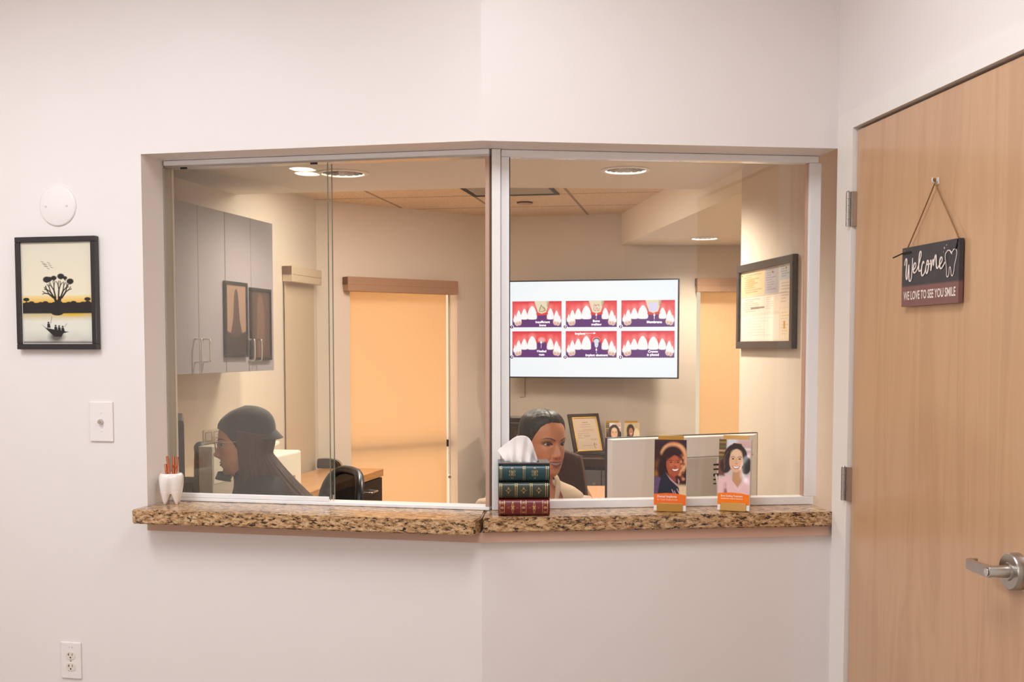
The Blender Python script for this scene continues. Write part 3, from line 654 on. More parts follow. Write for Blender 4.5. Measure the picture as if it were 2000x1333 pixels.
for zz in (.64, .33):
    bb = MB(); r_ = .0165; pts = [(r_*math.cos(a)*1.0, max(-.0128, min(.0128, r_*math.sin(a)))) for a in np.linspace(0, 2*PI, 33)[:-1]]
    bmx = bmesh.new(); lo = [bmx.verts.new((p[0], -.0058, h*zz+p[1])) for p in pts]; hi = [bmx.verts.new((p[0], -.0078, h*zz+p[1])) for p in pts]; bmx.faces.new(hi)
    for i in range(32): bmx.faces.new((lo[i], lo[(i+1) % 32], hi[(i+1) % 32], hi[i]))
    bmesh.ops.recalc_face_normals(bmx, faces=bmx.faces); bb.add(bmx, mat('socket_ivory', (232,218,206), .4)); so = bb.build('socket', ol)
    bb = MB(); zc = h*zz; bb.box(-.0072, -.0052, -.0081, -.0077, zc-.001, zc+.008, M_slot); bb.box(-.0105, -.0072, -.0081, -.0077, zc+.0025, zc+.0045, M_slot); bb.box(.0052, .0070, -.0081, -.0077, zc-.0005, zc+.0075, M_slot); bb.disc(.0, zc-.0065, .0026, M_slot, z=.00815); bb.build('slots', so)
bb = MB(); bb.lathe([(0, .0078), (.0028, .0072), (.0032, .006), (0, .006)], mat('screw_grey', (176,160,150), .4), 12, Matrix.Translation((0, 0, h*.49)) @ Ry); bb.build('screw', ol)
for (x, r_) in ((.006, .0018), (-.005, .0014)): bb = MB(); bb.disc(x, h*.86, r_, mat('screw_grey'), z=.0062); bb.build('indicator_dot', ol)
# ---- tooth-shaped pen cup
tp = at_z(336, 985, SILL); M_cer = mat('white_ceramic', (242,232,226), .18, coat=.5)
cup = thing('pen_cup', 'white ceramic tooth-shaped pen cup on the left end of the granite counter', 'pen cup', (tp.x-.002, tp.y+.004, SILL), WL.ang)
bb = MB(); k = 4; rings = []; NN = 48; H_ = .0985
def lobes(a, amt): return 1+amt*(abs(math.cos(2*a+.9))**1.5-.55)
A0 = -.45; CX, RX = .0228, .0178
def union_r(a):
    d = (a-A0+PI/4) % (PI/2)-PI/4; return CX*math.cos(d)+math.sqrt(RX*RX-(CX*math.sin(d))**2)
body = [(.034,.84,1.), (.040,.925,1.), (.047,.975,.94), (.058,1.0,.72), (.068,1.01,.50), (.078,1.01,.34), (.087,.985,.22), (.094,.92,.14), (.0980,.82,.08), (.0988,.74,.04), (.0980,.66,.0), (.090,.62,.0), (.055,.56,.0)]
rings = [[(k_*(m_*union_r(2*PI*j/NN)+(1-m_)*.0405)*math.cos(2*PI*j/NN), k_*(m_*union_r(2*PI*j/NN)+(1-m_)*.0405)*math.sin(2*PI*j/NN), z) for j in range(NN)] for z, k_, m_ in body]
bb.loft(rings, M_cer, cap=True)
for q in range(4):
    a0_ = -.45+q*PI/2; cx, cy = CX*math.cos(a0_), CX*math.sin(a0_)
    bb.loft([[(cx*f+rx*math.cos(2*PI*j/20), cy*f+rx*math.sin(2*PI*j/20), z) for j in range(20)] for z, rx, f in ((.0005,.0026,1.12), (.004,.0052,1.10), (.016,.0092,1.06), (.028,.0130,1.01), (.036,.0154,.975), (.0405,.0168,.960), (.047,.0172,.94), (.054,.0150,.92))], M_cer)
bb.build('tooth_body', cup)
M_rose = mat('rose_gold', (224,150,122), .2, metal=1.)
M_glit = mat('copper_glitter', (226,120,80), .3, metal=1., bump=1., bscale=1500)
for i, (dx, dy, tx, ty, hh, lb) in enumerate(((-.0125, -.006, -.10, .04, .128, 'leftmost rose gold pen leaning out of the tooth cup'), (-.003, -.008, -.10, -.03, .153, 'tall rose gold pen second from the left in the tooth cup'), (.006, .004, .015, .05, .152, 'rose gold pen with bright band standing mid cup'), (.0155, .003, .10, .03, .150, 'rightmost rose gold pen in the tooth cup'))):
    d = Vector((tx, ty, 1)).normalized(); base = Vector((dx-tx*.05, dy-ty*.05, .0545)); M_ = cup.matrix_basis.copy()
    pn = thing('pen', lb, 'pen', (0,0,0), 0, 'rose gold pens in the tooth cup'); pn.location = Matrix.Translation(cup.location) @ Matrix.Rotation(WL.ang, 4, 'Z') @ base; pn.rotation_euler = (d.to_track_quat('Z', 'Y')).to_euler(); pn.rotation_euler.rotate_axis('Z', .0)
    l = (hh-.0545)/d.z
    bb = MB(); bb.lathe([(0, 0), (.0043, 0), (.0043, l*.62), (0, l*.62)], M_rose, 14); bb.build('barrel', pn)
    bb = MB(); bb.lathe([(0, l*.62), (.0046, l*.62), (.0046, l*.72), (0, l*.72)], M_glit, 14); bb.build('band', pn)
    bb = MB(); bb.lathe([(0, l*.72), (.0043, l*.72), (.0041, l), (0, l)], M_rose, 14); bb.build('cap', pn)
# ---- tissue box shaped like three stacked books
bl = at_y(974, 1011, 3.345); br_ = at_y(1074, 1011, 3.345); BW = br_.x-bl.x; BT = at_y(1020, 908, 3.345).z-SILL; BD = .128
box = thing('tissue_box', 'tissue box made like three stacked leather books, teal, green and red', 'tissue box', ((bl.x+br_.x)/2, 3.345, SILL), 0.03)
def leather(n, c): return mat(n, c, .32, coat=.25, bump=.25, bscale=500, var=.12, vscale=60)
M_gold = mat('gold_foil', (222,186,120), .35, metal=.75); M_page = mat('book_page_edge', (60,48,44), .6)
HTB = BT/3
def spine_y(zf, d=.013): return -d*math.sqrt(max(0, 1-(2*zf-1)**2))
for k, (nm, c) in enumerate((('book_red', (112,22,26)), ('book_olive', (46,50,34)), ('book_teal', (16,60,66)))):
    z0 = k*HTB; m = leather(nm, c); bb = MB(); b_ = bmesh.new()
    prof = [(spine_y(t), z0+.0012+(HTB-.0024)*t) for t in np.linspace(0, 1, 15)]
    poly = [(y+.013, z) for y, z in prof] + [(BD, z0+HTB-.0012), (BD, z0+.0012)]
    lo = [b_.verts.new((-BW/2, y, z)) for y, z in poly]; hi = [b_.verts.new((BW/2, y, z)) for y, z in poly]
    b_.faces.new(lo); b_.faces.new(hi[::-1]); n_ = len(poly)
    for i in range(n_):
        f = b_.faces.new((lo[i], hi[i], hi[(i+1) % n_], lo[(i+1) % n_])); f.smooth = i < 14
    bmesh.ops.recalc_face_normals(b_, faces=b_.faces); bb.add(b_, m, smooth=False)
    for f in bb.bm.faces: f.smooth = abs(f.normal.x) < .1 and f.calc_center_median().y < .013
    def orn(pts, w, closed=False, sm=0):
        P = [(p[0], p[1], 0) for p in pts]
        if sm: P = smooth_pts(P, sm, closed)
        else:
            Q = []
            for a_, c_ in zip(P, P[1:]+([P[0]] if closed else [])):
                Q += [tuple(Vector(a_).lerp(Vector(c_), t)) for t in np.linspace(0, 1, 6)[:-1]]
            if not closed: Q.append(P[-1])
            P = Q
        b2 = bmesh.new(); vs = []
        P2 = [Vector((p[0], p[1])) for p in P]; kk = len(P2)
        for i in range(kk):
            t = (P2[(i+1) % kk]-P2[i-1]) if closed else (P2[min(i+1, kk-1)]-P2[max(i-1, 0)]); t.normalize(); nn = Vector((-t.y, t.x))*w/2
            row = []
            for s_ in (1, -1):
                q = P2[i]+nn*s_; zf = min(.97, max(.03, q.y)); row.append(b2.verts.new((q.x, spine_y(zf)+.013-.0004, z0+.0012+(HTB-.0024)*zf)))
            vs.append(row)
        for i in range(kk if closed else kk-1):
            j = (i+1) % kk; b2.faces.new((vs[i][0], vs[j][0], vs[j][1], vs[i][1]))
        bb.add(b2, M_gold)
    wl = .0011
    # strokes: x in metres, second coordinate is a fraction of the spine height, so widths only apply along x
    def vl(x): orn([(x, .08), (x, .92)], wl)
    def shape(cx, pts, sx, sy, closed=True, sm=0, w=.0013): orn([(cx+p[0]*sx, .5+p[1]*sy) for p in pts], w, closed, sm)
    if k == 2:
        for x in (-.47, -.442, -.02, .012, .43, .465): vl(x*BW)
        for cx in (-.235*BW, .205*BW):
            for (dx, dy) in ((-.5, .5), (.5, .5), (-.5, -.5), (.5, -.5)): shape(cx+dx*.007, [(math.cos(t)*.0042, 0) for t in [0]], 1, 1) if False else orn([(cx+dx*.0095+.0036*math.cos(t), .5+dy*.2+.085*math.sin(t)) for t in np.linspace(0, 2*PI, 15)[:-1]], .0012, True)
            orn([(cx-.005, .38), (cx+.005, .62)], .0012); orn([(cx+.005, .38), (cx-.005, .62)], .0012)
            for dy in (-.3, .3): orn([(cx+.0024*math.cos(t), .5+dy+.05*math.sin(t)) for t in np.linspace(0, 2*PI, 11)[:-1]], .001, True)
    elif k == 1:
        for x in (-.475, -.44, -.175, -.14, .118, .152, .415, .452): vl(x*BW)
        for cx in (-.31, -.012, .285):
            orn([(cx*BW+p[0]*.0078, .5+p[1]*.2) for p in ((0, 1), (.28, .28), (1, 0), (.28, -.28), (0, -1), (-.28, -.28), (-1, 0), (-.28, .28))], .0013, True)
    else:
        for x in (-.475, -.385, -.065, .035, .36, .455): vl(x*BW)
        for cx in (-.43, -.015, .41):
            orn([(cx*BW+.0026*math.cos(t), .5+.07*math.sin(t)) for t in np.linspace(0, 2*PI, 11)[:-1]], .003, True)
            for dy in (-.26, .26):
                orn([(cx*BW-.004, .5+dy), (cx*BW-.002, .5+dy*1.3), (cx*BW, .5+dy), (cx*BW+.002, .5+dy*1.3), (cx*BW+.004, .5+dy)], .0012, sm=3); orn([(cx*BW-.004, .5+dy*.75), (cx*BW, .5+dy*.95), (cx*BW+.004, .5+dy*.75)], .0011, sm=3)
        for cx in (-.225, .195):
            for a_ in range(4):
                an = a_*PI/2; c2_, s2_ = math.cos(an), math.sin(an)
                orn([(cx*BW+(p[0]*c2_-p[1]*s2_)*.015, .5+(p[0]*s2_+p[1]*c2_)*.36) for p in ((.1, 0), (.5, .16), (1, 0), (.5, -.16))], .0011, True, 3)
                orn([(cx*BW, .5), (cx*BW+math.cos(an+PI/4)*.006, .5+math.sin(an+PI/4)*.15)], .0022)
    bb.build('book_spine', box, label=('red leather book, bottom of the stack', 'olive green leather book, middle of the stack', 'teal leather book, top of the stack')[k])
bb = MB(); fr_w = .022
for (x0, x1, y0, y1) in ((-BW/2, BW/2, .008, .035), (-BW/2, BW/2, .095, BD), (-BW/2, -BW/2+.035, .035, .095), (BW/2-.03, BW/2, .035, .095)): bb.box(x0, x1, y0, y1, 3*HTB-.001, 3*HTB+.0035, leather('book_cover_brown', (58,44,44)))
bb.build('lid', box)
# tissue: pleated fan standing out of the slot
ts = thing('tissue', 'white paper tissue standing out of the book-shaped tissue box', 'tissue', (box.location.x-.008, box.location.y+.062, SILL+3*HTB+.0008), .03)
bb = MB(); NU, NV = 60, 22; b_ = bmesh.new(); g = []
OUT = smooth_pts([(-.072, .034, 0), (-.045, .056, 0), (-.020, .074, 0), (.0, .080, 0), (.018, .076, 0), (.030, .060, 0), (.040, .033, 0), (.048, .004, 0)], 9)
for i in range(NU):
    t = i/(NU-1); o = OUT[min(len(OUT)-1, int(t*(len(OUT)-1)))]; row = []
    bx = -.046+.092*t
    for j in range(NV):
        s_ = j/(NV-1); x = bx*(1-s_)+o.x*s_; z = -.001+s_*(o.y+.001)
        if t < .06: z = max(z, .0)
        y = .006*math.sin(t*23)*(1-.45*s_)+.012*(s_**2)*math.cos(t*3.)-.004*math.sin(s_*5+t*4)
        row.append(b_.verts.new((x, y, z)))
    g.append(row)
for i in range(NU-1):
    for j in range(NV-1): b_.faces.new((g[i][j], g[i+1][j], g[i+1][j+1], g[i][j+1]))
bb.add(b_, mat('tissue_paper', (250,240,235), .9, bump=.2, bscale=300), smooth=True); tso = bb.build('tissue_sheet', ts); so_ = tso.modifiers.new('t', 'SOLIDIFY'); so_.thickness = .0006
# ================================================================== BROCHURES
M_brass = mat('gold_acrylic', (176,126,40), .3, metal=.35, coat=.3); M_papere = mat('paper_white', (246,240,236), .6)
M_bro = attr_mat('brochure_print', .5, coat=.04, spec=.3)
BRW, BRH = .096, .215
def art_curly():
    A = Art(BRW, BRH, 110, 240, (48,26,28)); w, h = BRW, BRH
    A.put(A.noise(7, 9)*.5, (96,48,34)); A.ell(.1*w, .35*h, .1*w, .06*h, (140,80,30), blur=.01, op=.6); A.ell(.05*w, .48*h, .06*w, .04*h, (190,120,40), blur=.008, op=.7); A.grad(0, h*.1, (66,44,56), (54,34,40), .7)
    A.rect(.70*w, .64*h, 2*w, h, (232,196,150), blur=.01)
    A.put(A.noise(25, 4)*.4*(A.Y > .64*h)*(A.X > .72*w), (250,226,186))
    for i in range(78):
        a = -2.75+i*.050; r = 1+.07*math.sin(i*2.3); A.ell((.60+.36*r*math.cos(a)*1.02)*w, (.27+.20*r*math.sin(a))*h, .055*w, .024*h, (236,150,100) if i % 3 else (250,200,150), blur=.007, op=.6)
    A.ell(.57*w, .27*h, .36*w, .185*h, (58,30,28), blur=.006); A.ell(.33*w, .40*h, .22*w, .15*h, (48,24,26), blur=.006)
    for i in range(12): A.ell((.86+.06*math.sin(i*1.9))*w, (.22+.03*i)*h, .05*w, .022*h, (228,150,100) if i % 2 else (150,80,50), blur=.003, op=.8)
    A.poly([(.42*w, .44*h), (.66*w, .50*h), (.70*w, .62*h), (.48*w, .60*h)], (150,70,48), blur=.003)
    A.ell(.60*w, .36*h, .225*w, .155*h, (176,86,54), rot=-.15, blur=.002)
    A.ell(.55*w, .34*h, .09*w, .045*h, (206,116,78), blur=.008, op=.7); A.ell(.74*w, .36*h, .06*w, .05*h, (216,126,84), blur=.008, op=.7); A.ell(.66*w, .26*h, .11*w, .03*h, (196,104,68), blur=.008, op=.7)
    A.poly([(.38*w, .30*h), (.44*w, .20*h), (.62*w, .17*h), (.80*w, .23*h), (.62*w, .215*h), (.48*w, .26*h)], (52,28,26), blur=.004)
    for ex_, r in ((.52, 1.), (.74, .85)):
        A.line([((ex_-.055*r)*w, .298*h), (ex_*w, .287*h), ((ex_+.055*r)*w, .296*h)], .0016, (60,28,24), blur=.001); A.ell(ex_*w, .318*h, .035*w*r, .009*h, (60,26,22), blur=.001)
    A.ell(.66*w, .375*h, .04*w, .012*h, (150,66,44), blur=.003); A.ell(.675*w, .355*h, .025*w, .012*h, (214,124,86), blur=.003)
    A.poly([(.53*w, .41*h), (.66*w, .412*h), (.79*w, .40*h), (.74*w, .44*h), (.65*w, .452*h), (.57*w, .438*h)], (130,50,44), blur=.001, sm=4)
    A.poly([(.56*w, .413*h), (.66*w, .416*h), (.765*w, .406*h), (.72*w, .432*h), (.65*w, .440*h), (.59*w, .432*h)], (250,236,226), sm=4)
    A.poly([(-.1*w, .55*h), (.12*w, .52*h), (.28*w, .56*h), (.24*w, .70*h), (.10*w, .95*h), (-.1*w, .95*h)], (96,70,104), blur=.002); A.put(A.noise(30, 8)*.35*((A.X < .25*w) & (A.Y > .53*h)), (124,96,130))
    A.poly([(.20*w, .56*h), (.36*w, .47*h), (.52*w, .55*h), (.74*w, .62*h), (.80*w, .80*h), (.82*w, h), (.02*w, h), (.10*w, .80*h)], (38,36,50), blur=.002, sm=4)
    A.poly([(.36*w, .465*h), (.46*w, .52*h), (.66*w, .60*h), (.78*w, .64*h), (.80*w, .58*h), (.74*w, .54*h), (.78*w, .68*h), (.74*w, .66*h), (.50*w, .565*h)], (196,150,150), blur=.001)
    for (x, y) in ((.56,.70), (.64,.72), (.70,.76), (.76,.80), (.78,.74), (.72,.69)): A.line([(x*w, y*h), ((x+.05)*w, (y+.05)*h)], .0016, (226,206,210), blur=.0006)
    orange(A, w, h, (244,112,36)); return A
def orange(A, w, h, col):
    A.poly([(-.1*w, .775*h), (.1*w, .762*h), (.4*w, .752*h), (.7*w, .757*h), (1.1*w, .785*h), (1.1*w, .93*h), (-.1*w, .93*h)], col); A.rect(-1, .925*h, 9, 9, (246,240,236))
def art_bob():
    A = Art(BRW, BRH, 110, 240, (214,196,190)); w, h = BRW, BRH
    A.rect(-1, -1, .24*w, .45*h, (110,78,52), blur=.004); 
    for i in range(6): A.rect(-1, (.03+.06*i)*h, .22*w, (.055+.06*i)*h, ((160,130,70), (96,110,60), (200,160,120))[i % 3], blur=.003)
    A.rect(.26*w, -1, .55*w, .2*h, (226,224,230), blur=.008); A.rect(.62*w, .02*h, 1.1*w, .3*h, (216,178,170), blur=.006); A.rect(.62*w, .12*h, 1.1*w, .15*h, (240,226,220), blur=.004); A.rect(-1, .3*h, .2*w, .52*h, (120,74,60), blur=.006)
    A.ell(.53*w, .25*h, .37*w, .19*h, (58,42,38), blur=.003); A.ell(.22*w, .37*h, .18*w, .11*h, (66,48,42), blur=.003); A.ell(.86*w, .36*h, .17*w, .13*h, (54,40,36), blur=.003)
    for i in range(9): A.line([((.42-.01*i)*w, (.09+.004*i)*h), ((.22-.012*i)*w, (.22+.01*i)*h), ((.17+.006*i)*w, (.44-.006*i)*h)], .0009, (112,86,74), blur=.0008, op=.55)
    A.poly([(.46*w, .40*h), (.74*w, .40*h), (.78*w, .55*h), (.62*w, .68*h), (.44*w, .58*h)], (206,150,112), blur=.002)
    A.ell(.55*w, .30*h, .215*w, .165*h, (232,184,146), rot=.03, blur=.0015); A.ell(.55*w, .20*h, .16*w, .05*h, (242,204,170), blur=.008, op=.8)
    A.ell(.44*w, .345*h, .07*w, .035*h, (240,180,146), blur=.007, op=.8); A.ell(.68*w, .345*h, .07*w, .035*h, (240,180,146), blur=.007, op=.8)
    A.poly([(.33*w, .24*h), (.38*w, .14*h), (.52*w, .105*h), (.66*w, .11*h), (.74*w, .17*h), (.78*w, .27*h), (.84*w, .20*h), (.70*w, .06*h), (.46*w, .05*h), (.28*w, .14*h)], (60,44,40), blur=.002)
    for ex_ in (.45, .66):
        A.line([((ex_-.06)*w, .252*h), (ex_*w, .242*h), ((ex_+.055)*w, .25*h)], .0015, (112,76,58), blur=.0008); A.ell(ex_*w, .275*h, .036*w, .0095*h, (78,54,46), blur=.0008); A.ell(ex_*w, .274*h, .013*w, .006*h, (30,22,22))
    A.line([(.55*w, .27*h), (.545*w, .335*h)], .0016, (214,158,122), blur=.002); A.ell(.56*w, .343*h, .035*w, .008*h, (206,144,110), blur=.002)
    A.poly([(.43*w, .376*h), (.55*w, .384*h), (.68*w, .374*h), (.62*w, .41*h), (.55*w, .418*h), (.48*w, .41*h)], (188,96,84), sm=4); A.poly([(.455*w, .381*h), (.55*w, .387*h), (.655*w, .379*h), (.60*w, .402*h), (.55*w, .407*h), (.50*w, .402*h)], (252,248,244), sm=4)
    A.poly([(-.1*w, .66*h), (.02*w, .56*h), (.36*w, .50*h), (.46*w, .60*h), (.62*w, .68*h), (.80*w, .58*h), (1.1*w, .46*h), (1.1*w, h), (-.1*w, h)], (240,196,196), blur=.002)
    A.poly([(.16*w, .62*h), (.26*w, .60*h), (.30*w, .8*h), (.16*w, .8*h)], (222,172,174), blur=.004, op=.7); A.line([(.24*w, .62*h), (.27*w, .78*h)], .002, (206,154,158), blur=.002); A.line([(.50*w, .66*h), (.64*w, .72*h), (.8*w, .63*h)], .0016, (252,220,218), blur=.001)
    A.poly([(.20*w, .70*h), (.26*w, .70*h), (.34*w, .80*h), (.18*w, .80*h)], (120,90,90), blur=.003, op=.7)
    orange(A, w, h, (255,126,8)); return A
def holder(loc, rz, lb, lb2, art, lines, small, yaw_lean=.11):
    t = thing('brochure_holder', lb, 'brochure holder', loc, rz, 'gold brochure holders')
    R = Matrix.Rotation(-yaw_lean, 4, 'X'); bw = .078
    bb = MB(); bb.box(-bw/2, bw/2, .018, .0205, .0005, .232, M_brass, .0006, R); bb.build('back_strip', t)
    bb = MB(); bb.box(-bw/2, bw/2, -.003, -.0005, .0005, .026, M_brass, .0006, R); bb.box(-bw/2, bw/2, -.003, .0205, .0004, .003, M_brass, .0006, R); bb.build('front_lip', t)
    bb = MB(); bb.box(-bw/2, bw/2, .019, .066, .0003, .003, M_brass, .0006); bb.tube([(0, .064, .002), (0, .044, .14)], .003, M_brass, 8); bb.build('rear_foot', t)
    s_ = thing('brochure_stack', lb2, 'brochures', loc, rz, 'dental brochures')
    ex = MB(); M_w = M_papere
    ex.text(lines[0], .0098 if not small else .0082, -BRW*.40, BRH*.198, M_w, z=.0004, bold=.00012, align='LEFT', xs=.95 if not small else .78)
    if lines[1]: ex.text(lines[1], .0072, -BRW*.40, BRH*.155, mat('pale_orange_print', (255,214,180), .6), z=.0004, align='LEFT', xs=.9)
    else:
        for i, (a, c_) in enumerate(((-.40, -.12), (-.10, .06), (.08, .30))): ex.ribbon([(BRW*a, BRH*.16), (BRW*c_, BRH*.16)], .0022, mat('pale_orange_print', (255,214,180), .6), z=.0004)
    o = art().build('front_brochure', M_bro, s_, thick=.0012, loc=(0, .0008, .0035), extra=ex, backmat=M_papere); o.rotation_euler.x = -yaw_lean
    bb = MB(); bb.box(-BRW/2+.0006, BRW/2+.0008, .0026, .0165, .0036, BRH+.002, M_papere, 0, R)
    for i in range(4): bb.box(-BRW/2+.0002, BRW/2+.0014, .004+.003*i, .0045+.003*i, .0036, BRH+.0022, mat('paper_shadow', (206,196,190), .7), 0, R)
    bb.build('brochures_behind', s_)
    return t, s_
p1 = at_z(1308, 1001, SILL); p2 = at_z(1432, 1000, SILL)
holder((p1.x, p1.y+.003, SILL+.0003), -.20, 'gold brochure holder on the granite, nearer the book-shaped tissue box', 'brochures with a smiling curly haired woman and the words Dental Implants', art_curly, ('Dental Implants', 'for Tooth Replacement'), False)
holder((p2.x, p2.y+.003, SILL+.0003), -.36, 'gold brochure holder on the granite, nearer the door', 'brochures with a dark haired woman in pink and the words Bone Grafting Treatment', art_bob, ('Bone Grafting Treatment', ''), True)
# ================================================================== OFFICE: fixed things
# ---- television
tvL = at_y(990, 549, 7.36); tvR = at_y(1327, 544, 7.10); TVW = Wall((tvL.x, tvL.y), (tvR.x, tvR.y))
zb1 = TVW.loc(995, 738)[1]; zt1 = TVW.loc(1160, 546.5)[1]; zb2 = TVW.loc(1160, 739.5)[1]; TW, TWH = TVW.len, zt1-zb2
tv = thing('television', 'wall television showing six dental implant panels on white', 'television', on(TVW, TW/2, zb2), TVW.ang)
M_tvb = mat('tv_bezel', (34,32,36), .35)
bz = .0085
bb = MB(); frame4(bb, TW, TWH, bz, -.006, .03, M_tvb, .001); bb.box(-TW/2+.004, TW/2-.004, .003, .045, .004, TWH-.004, M_tvb, .002); bb.build('bezel', tv)
bb = MB(); bb.box(-.14, .14, .045, .062, TWH*.3, TWH*.75, M_black, .002); bb.box(-.03, .03, .06, .10, TWH*.42, TWH*.58, M_black); bb.build('wall_bracket', tv)
sw_, sh_ = TW-2*bz, TWH-2*bz
A = Art(sw_, sh_, 520, 292, (248,250,255)); A.put(np.clip((np.hypot((A.X-sw_/2)/sw_, (A.Y-sh_/2)/sh_)-.45)*.7, 0, .25), (206,220,246))
scr = MB(); M_tw = mat('screen_white', (250,250,255), .4, emit=1.0); M_tp = mat('screen_purple', (66,36,92), .4, emit=.9)
def tvp(px, py):      # photo-proportioned position on the screen, fractions measured on the panel itself
    return ((px-990.5)/336.0*sw_, (py-548.0)/190.0*sh_)
xs0 = [(999.2, 1098.8), (1107.6, 1208.6), (1217.6, 1320.8)]; ys0 = [(587.0, 639.0), (647.2, 699.4)]
def panel(i, j):
    x0, x1 = [tvp(p, 0)[0] for p in xs0[i]]; y0, y1 = [tvp(0, p)[1] for p in ys0[j]]; W_, H_ = x1-x0, y1-y0
    X = lambda f: x0+f*W_
    Y = lambda f: y0+f*H_
    A.rect(x0, y0, x1, y1, (98,44,116)); m_ = ((A.X >= x0) & (A.X <= x1) & (A.Y >= y0) & (A.Y <= y1)).astype(float)
    t = np.clip((A.X-x0)/W_, 0, 1); edge = .62+.10*np.exp(-((t-.5)/.25)**2)*-1+.0*t
    gum = np.where(A.Y < Y(0)+H_*(.66+.06*np.abs(2*t-1)), 1., 0.)*m_
    A.put(gum, (236,58,66)); A.put(gum*np.clip(1-np.abs((A.Y-Y(.18))/(H_*.18)), 0, 1)*.5, (255,110,104)); A.put(gum*(A.noise(40, 3)*.25), (214,30,44)); A.put(gum*np.clip((Y(.1)-A.Y)/(H_*.1), 0, 1)*.8, (206,44,78))
    missing = not (i == 2 and j == 1)
    gapx0, gapx1 = .51, .70
    teeth = [(.055,.035,.80,.50), (.13,.055,.76,.34), (.245,.068,.70,.28), (.405,.095,.70,.18), (.605,.098,.70,.20), (.775,.068,.70,.27), (.90,.055,.77,.36), (.965,.028,.82,.55)]
    for (cx, hw, bot, top) in teeth:
        if missing and cx == .605: continue
        A.ell(X(cx), Y(top+.04), W_*hw*.75, H_*.14, (255,150,150), blur=H_*.12, op=.75*1)
    for (cx, hw, bot, top) in ((.10,.055,.88,.62), (.15,.04,.86,.66), (.88,.05,.86,.66), (.93,.045,.88,.62)): A.ell(X(cx), Y(bot-.07), W_*hw, H_*.13, (246,214,196), blur=.003); A.ell(X(cx), Y(bot-.02), W_*hw*.6, H_*.05, (190,130,110), blur=.003, op=.5)
    if missing: A.poly([(X(gapx0-.005), Y(.52)), (X(gapx1), Y(.52)), (X(gapx1-.005), Y(.8)), (X(gapx0), Y(.8))], (98,44,116))
    for (cx, hw, bot, top) in teeth:
        if missing and cx == .605: continue
        A.poly([(X(cx-hw*.9), Y(bot-.02)), (X(cx-hw), Y(bot-.14)), (X(cx-hw*.75), Y(top+.16)), (X(cx), Y(top)), (X(cx+hw*.75), Y(top+.16)), (X(cx+hw), Y(bot-.14)), (X(cx+hw*.9), Y(bot-.02)), (X(cx), Y(bot))], (254,250,252), blur=.002, sm=3)
    if j == 0:
        A.poly([(X(.45), Y(-.01)), (X(.75), Y(-.01)), (X(.69), Y(.42)), (X(.60), Y(.48)), (X(.52), Y(.42))], (236,220,190)); A.rect(X(.70), Y(-.0), X(.75), Y(.2), (176,140,100), blur=.004, op=.6); A.poly([(X(.50), Y(.45)), (X(.60), Y(.49)), (X(.71), Y(.44)), (X(.71), Y(.52)), (X(.51), Y(.54))], (226,66,50), sm=3)
        if i == 0: A.poly([(X(.54), Y(.40)), (X(.56), Y(.25)), (X(.585), Y(.12)), (X(.62), Y(.2)), (X(.66), Y(.25)), (X(.685), Y(.36)), (X(.61), Y(.42))], (150,130,90)); A.poly([(X(.555), Y(.39)), (X(.575), Y(.27)), (X(.59), Y(.17)), (X(.62), Y(.24)), (X(.665), Y(.34)), (X(.61), Y(.40))], (220,206,170))
        if i == 1:
            for q in range(26): A.ell(X(.55+.11*random.random()), Y(.12+.26*random.random()), W_*.008, H_*.014, (206,90,90))
        if i == 2: A.rect(X(.52), Y(.09), X(.68), Y(.42), (226,216,244), blur=.003)
    elif missing:
        A.ell(X(.60), Y(.52), W_*.10, H_*.16, (98,44,116)); A.rect(X(.50), Y(.52), X(.70), Y(.8), (98,44,116)); A.ell(X(.60), Y(.33), W_*.07, H_*.10, (255,190,186), blur=.01, op=.8)
        if i == 1: A.ell(X(.605), Y(.34), W_*.06, H_*.09, (70,60,90)); A.ell(X(.605), Y(.37), W_*.05, H_*.08, (230,230,240)); A.poly([(X(.565), Y(.36)), (X(.645), Y(.36)), (X(.64), Y(.55)), (X(.62), Y(.62)), (X(.59), Y(.62)), (X(.57), Y(.55))], (226,230,240))
    A.rect(x0-.5, y0-.05, x0, y1, (248,250,255)) if False else None
    def L(f, g): return (X(f)-sw_/2, sh_-Y(g))
    caps = {(0,0): (('Insufficient', .62, .80), ('bone', .62, .92)), (1,0): (('Bone', .60, .77), ('grafting', .60, .90)), (2,0): (('Membrane', .62, .82),), (0,1): (('Healed', .60, .76), ('gum', .60, .89)), (1,1): (('Implant abutment', .61, .91), ('Implant', .28, .09)), (2,1): (('Crown', .60, .77), ('is placed', .60, .89))}[(i, j)]
    for (tx, fx, fy) in caps: x, z = L(fx, fy); scr.text(tx, .0205, x, z, M_tw, z=.0010, bold=.0004, xs=1.06 if tx != 'Implant abutment' else .98)
    if (i, j) in ((1,0), (2,0), (0,1), (1,1)):
        base_ = {(1,0): (.60,.70,.47), (2,0): (.62,.72,.49), (0,1): (.59,.64,.36), (1,1): (.605,.84,.64)}[(i, j)]
        a = L(base_[0], base_[1]); c_ = L(base_[0], base_[2]); scr.ribbon([a, c_], .0016, M_tw, z=.0012); scr.poly([(c_[0]-.006, c_[1]-.014), (c_[0]+.006, c_[1]-.014), (c_[0], c_[1])], M_tw, z=.0014)
    if (i, j) == (1,1): a = L(.37, .075); c_ = L(.55, .075); scr.ribbon([a, c_], .0018, M_tw, z=.0012); scr.poly([(c_[0], c_[1]+.006), (c_[0], c_[1]-.006), (c_[0]+.014, c_[1])], M_tw, z=.0014)
    x, z = L(-.012, .985); scr.disc(x, z, .0135, M_tw, z=.0008); scr.disc(x, z, .0112, M_tp, z=.0011); scr.text(str(i+1+3*j), .0165, x, z, M_tw, z=.0014, bold=.0004)
random.seed(5)
for j in range(2):
    for i in range(3): panel(i, j)
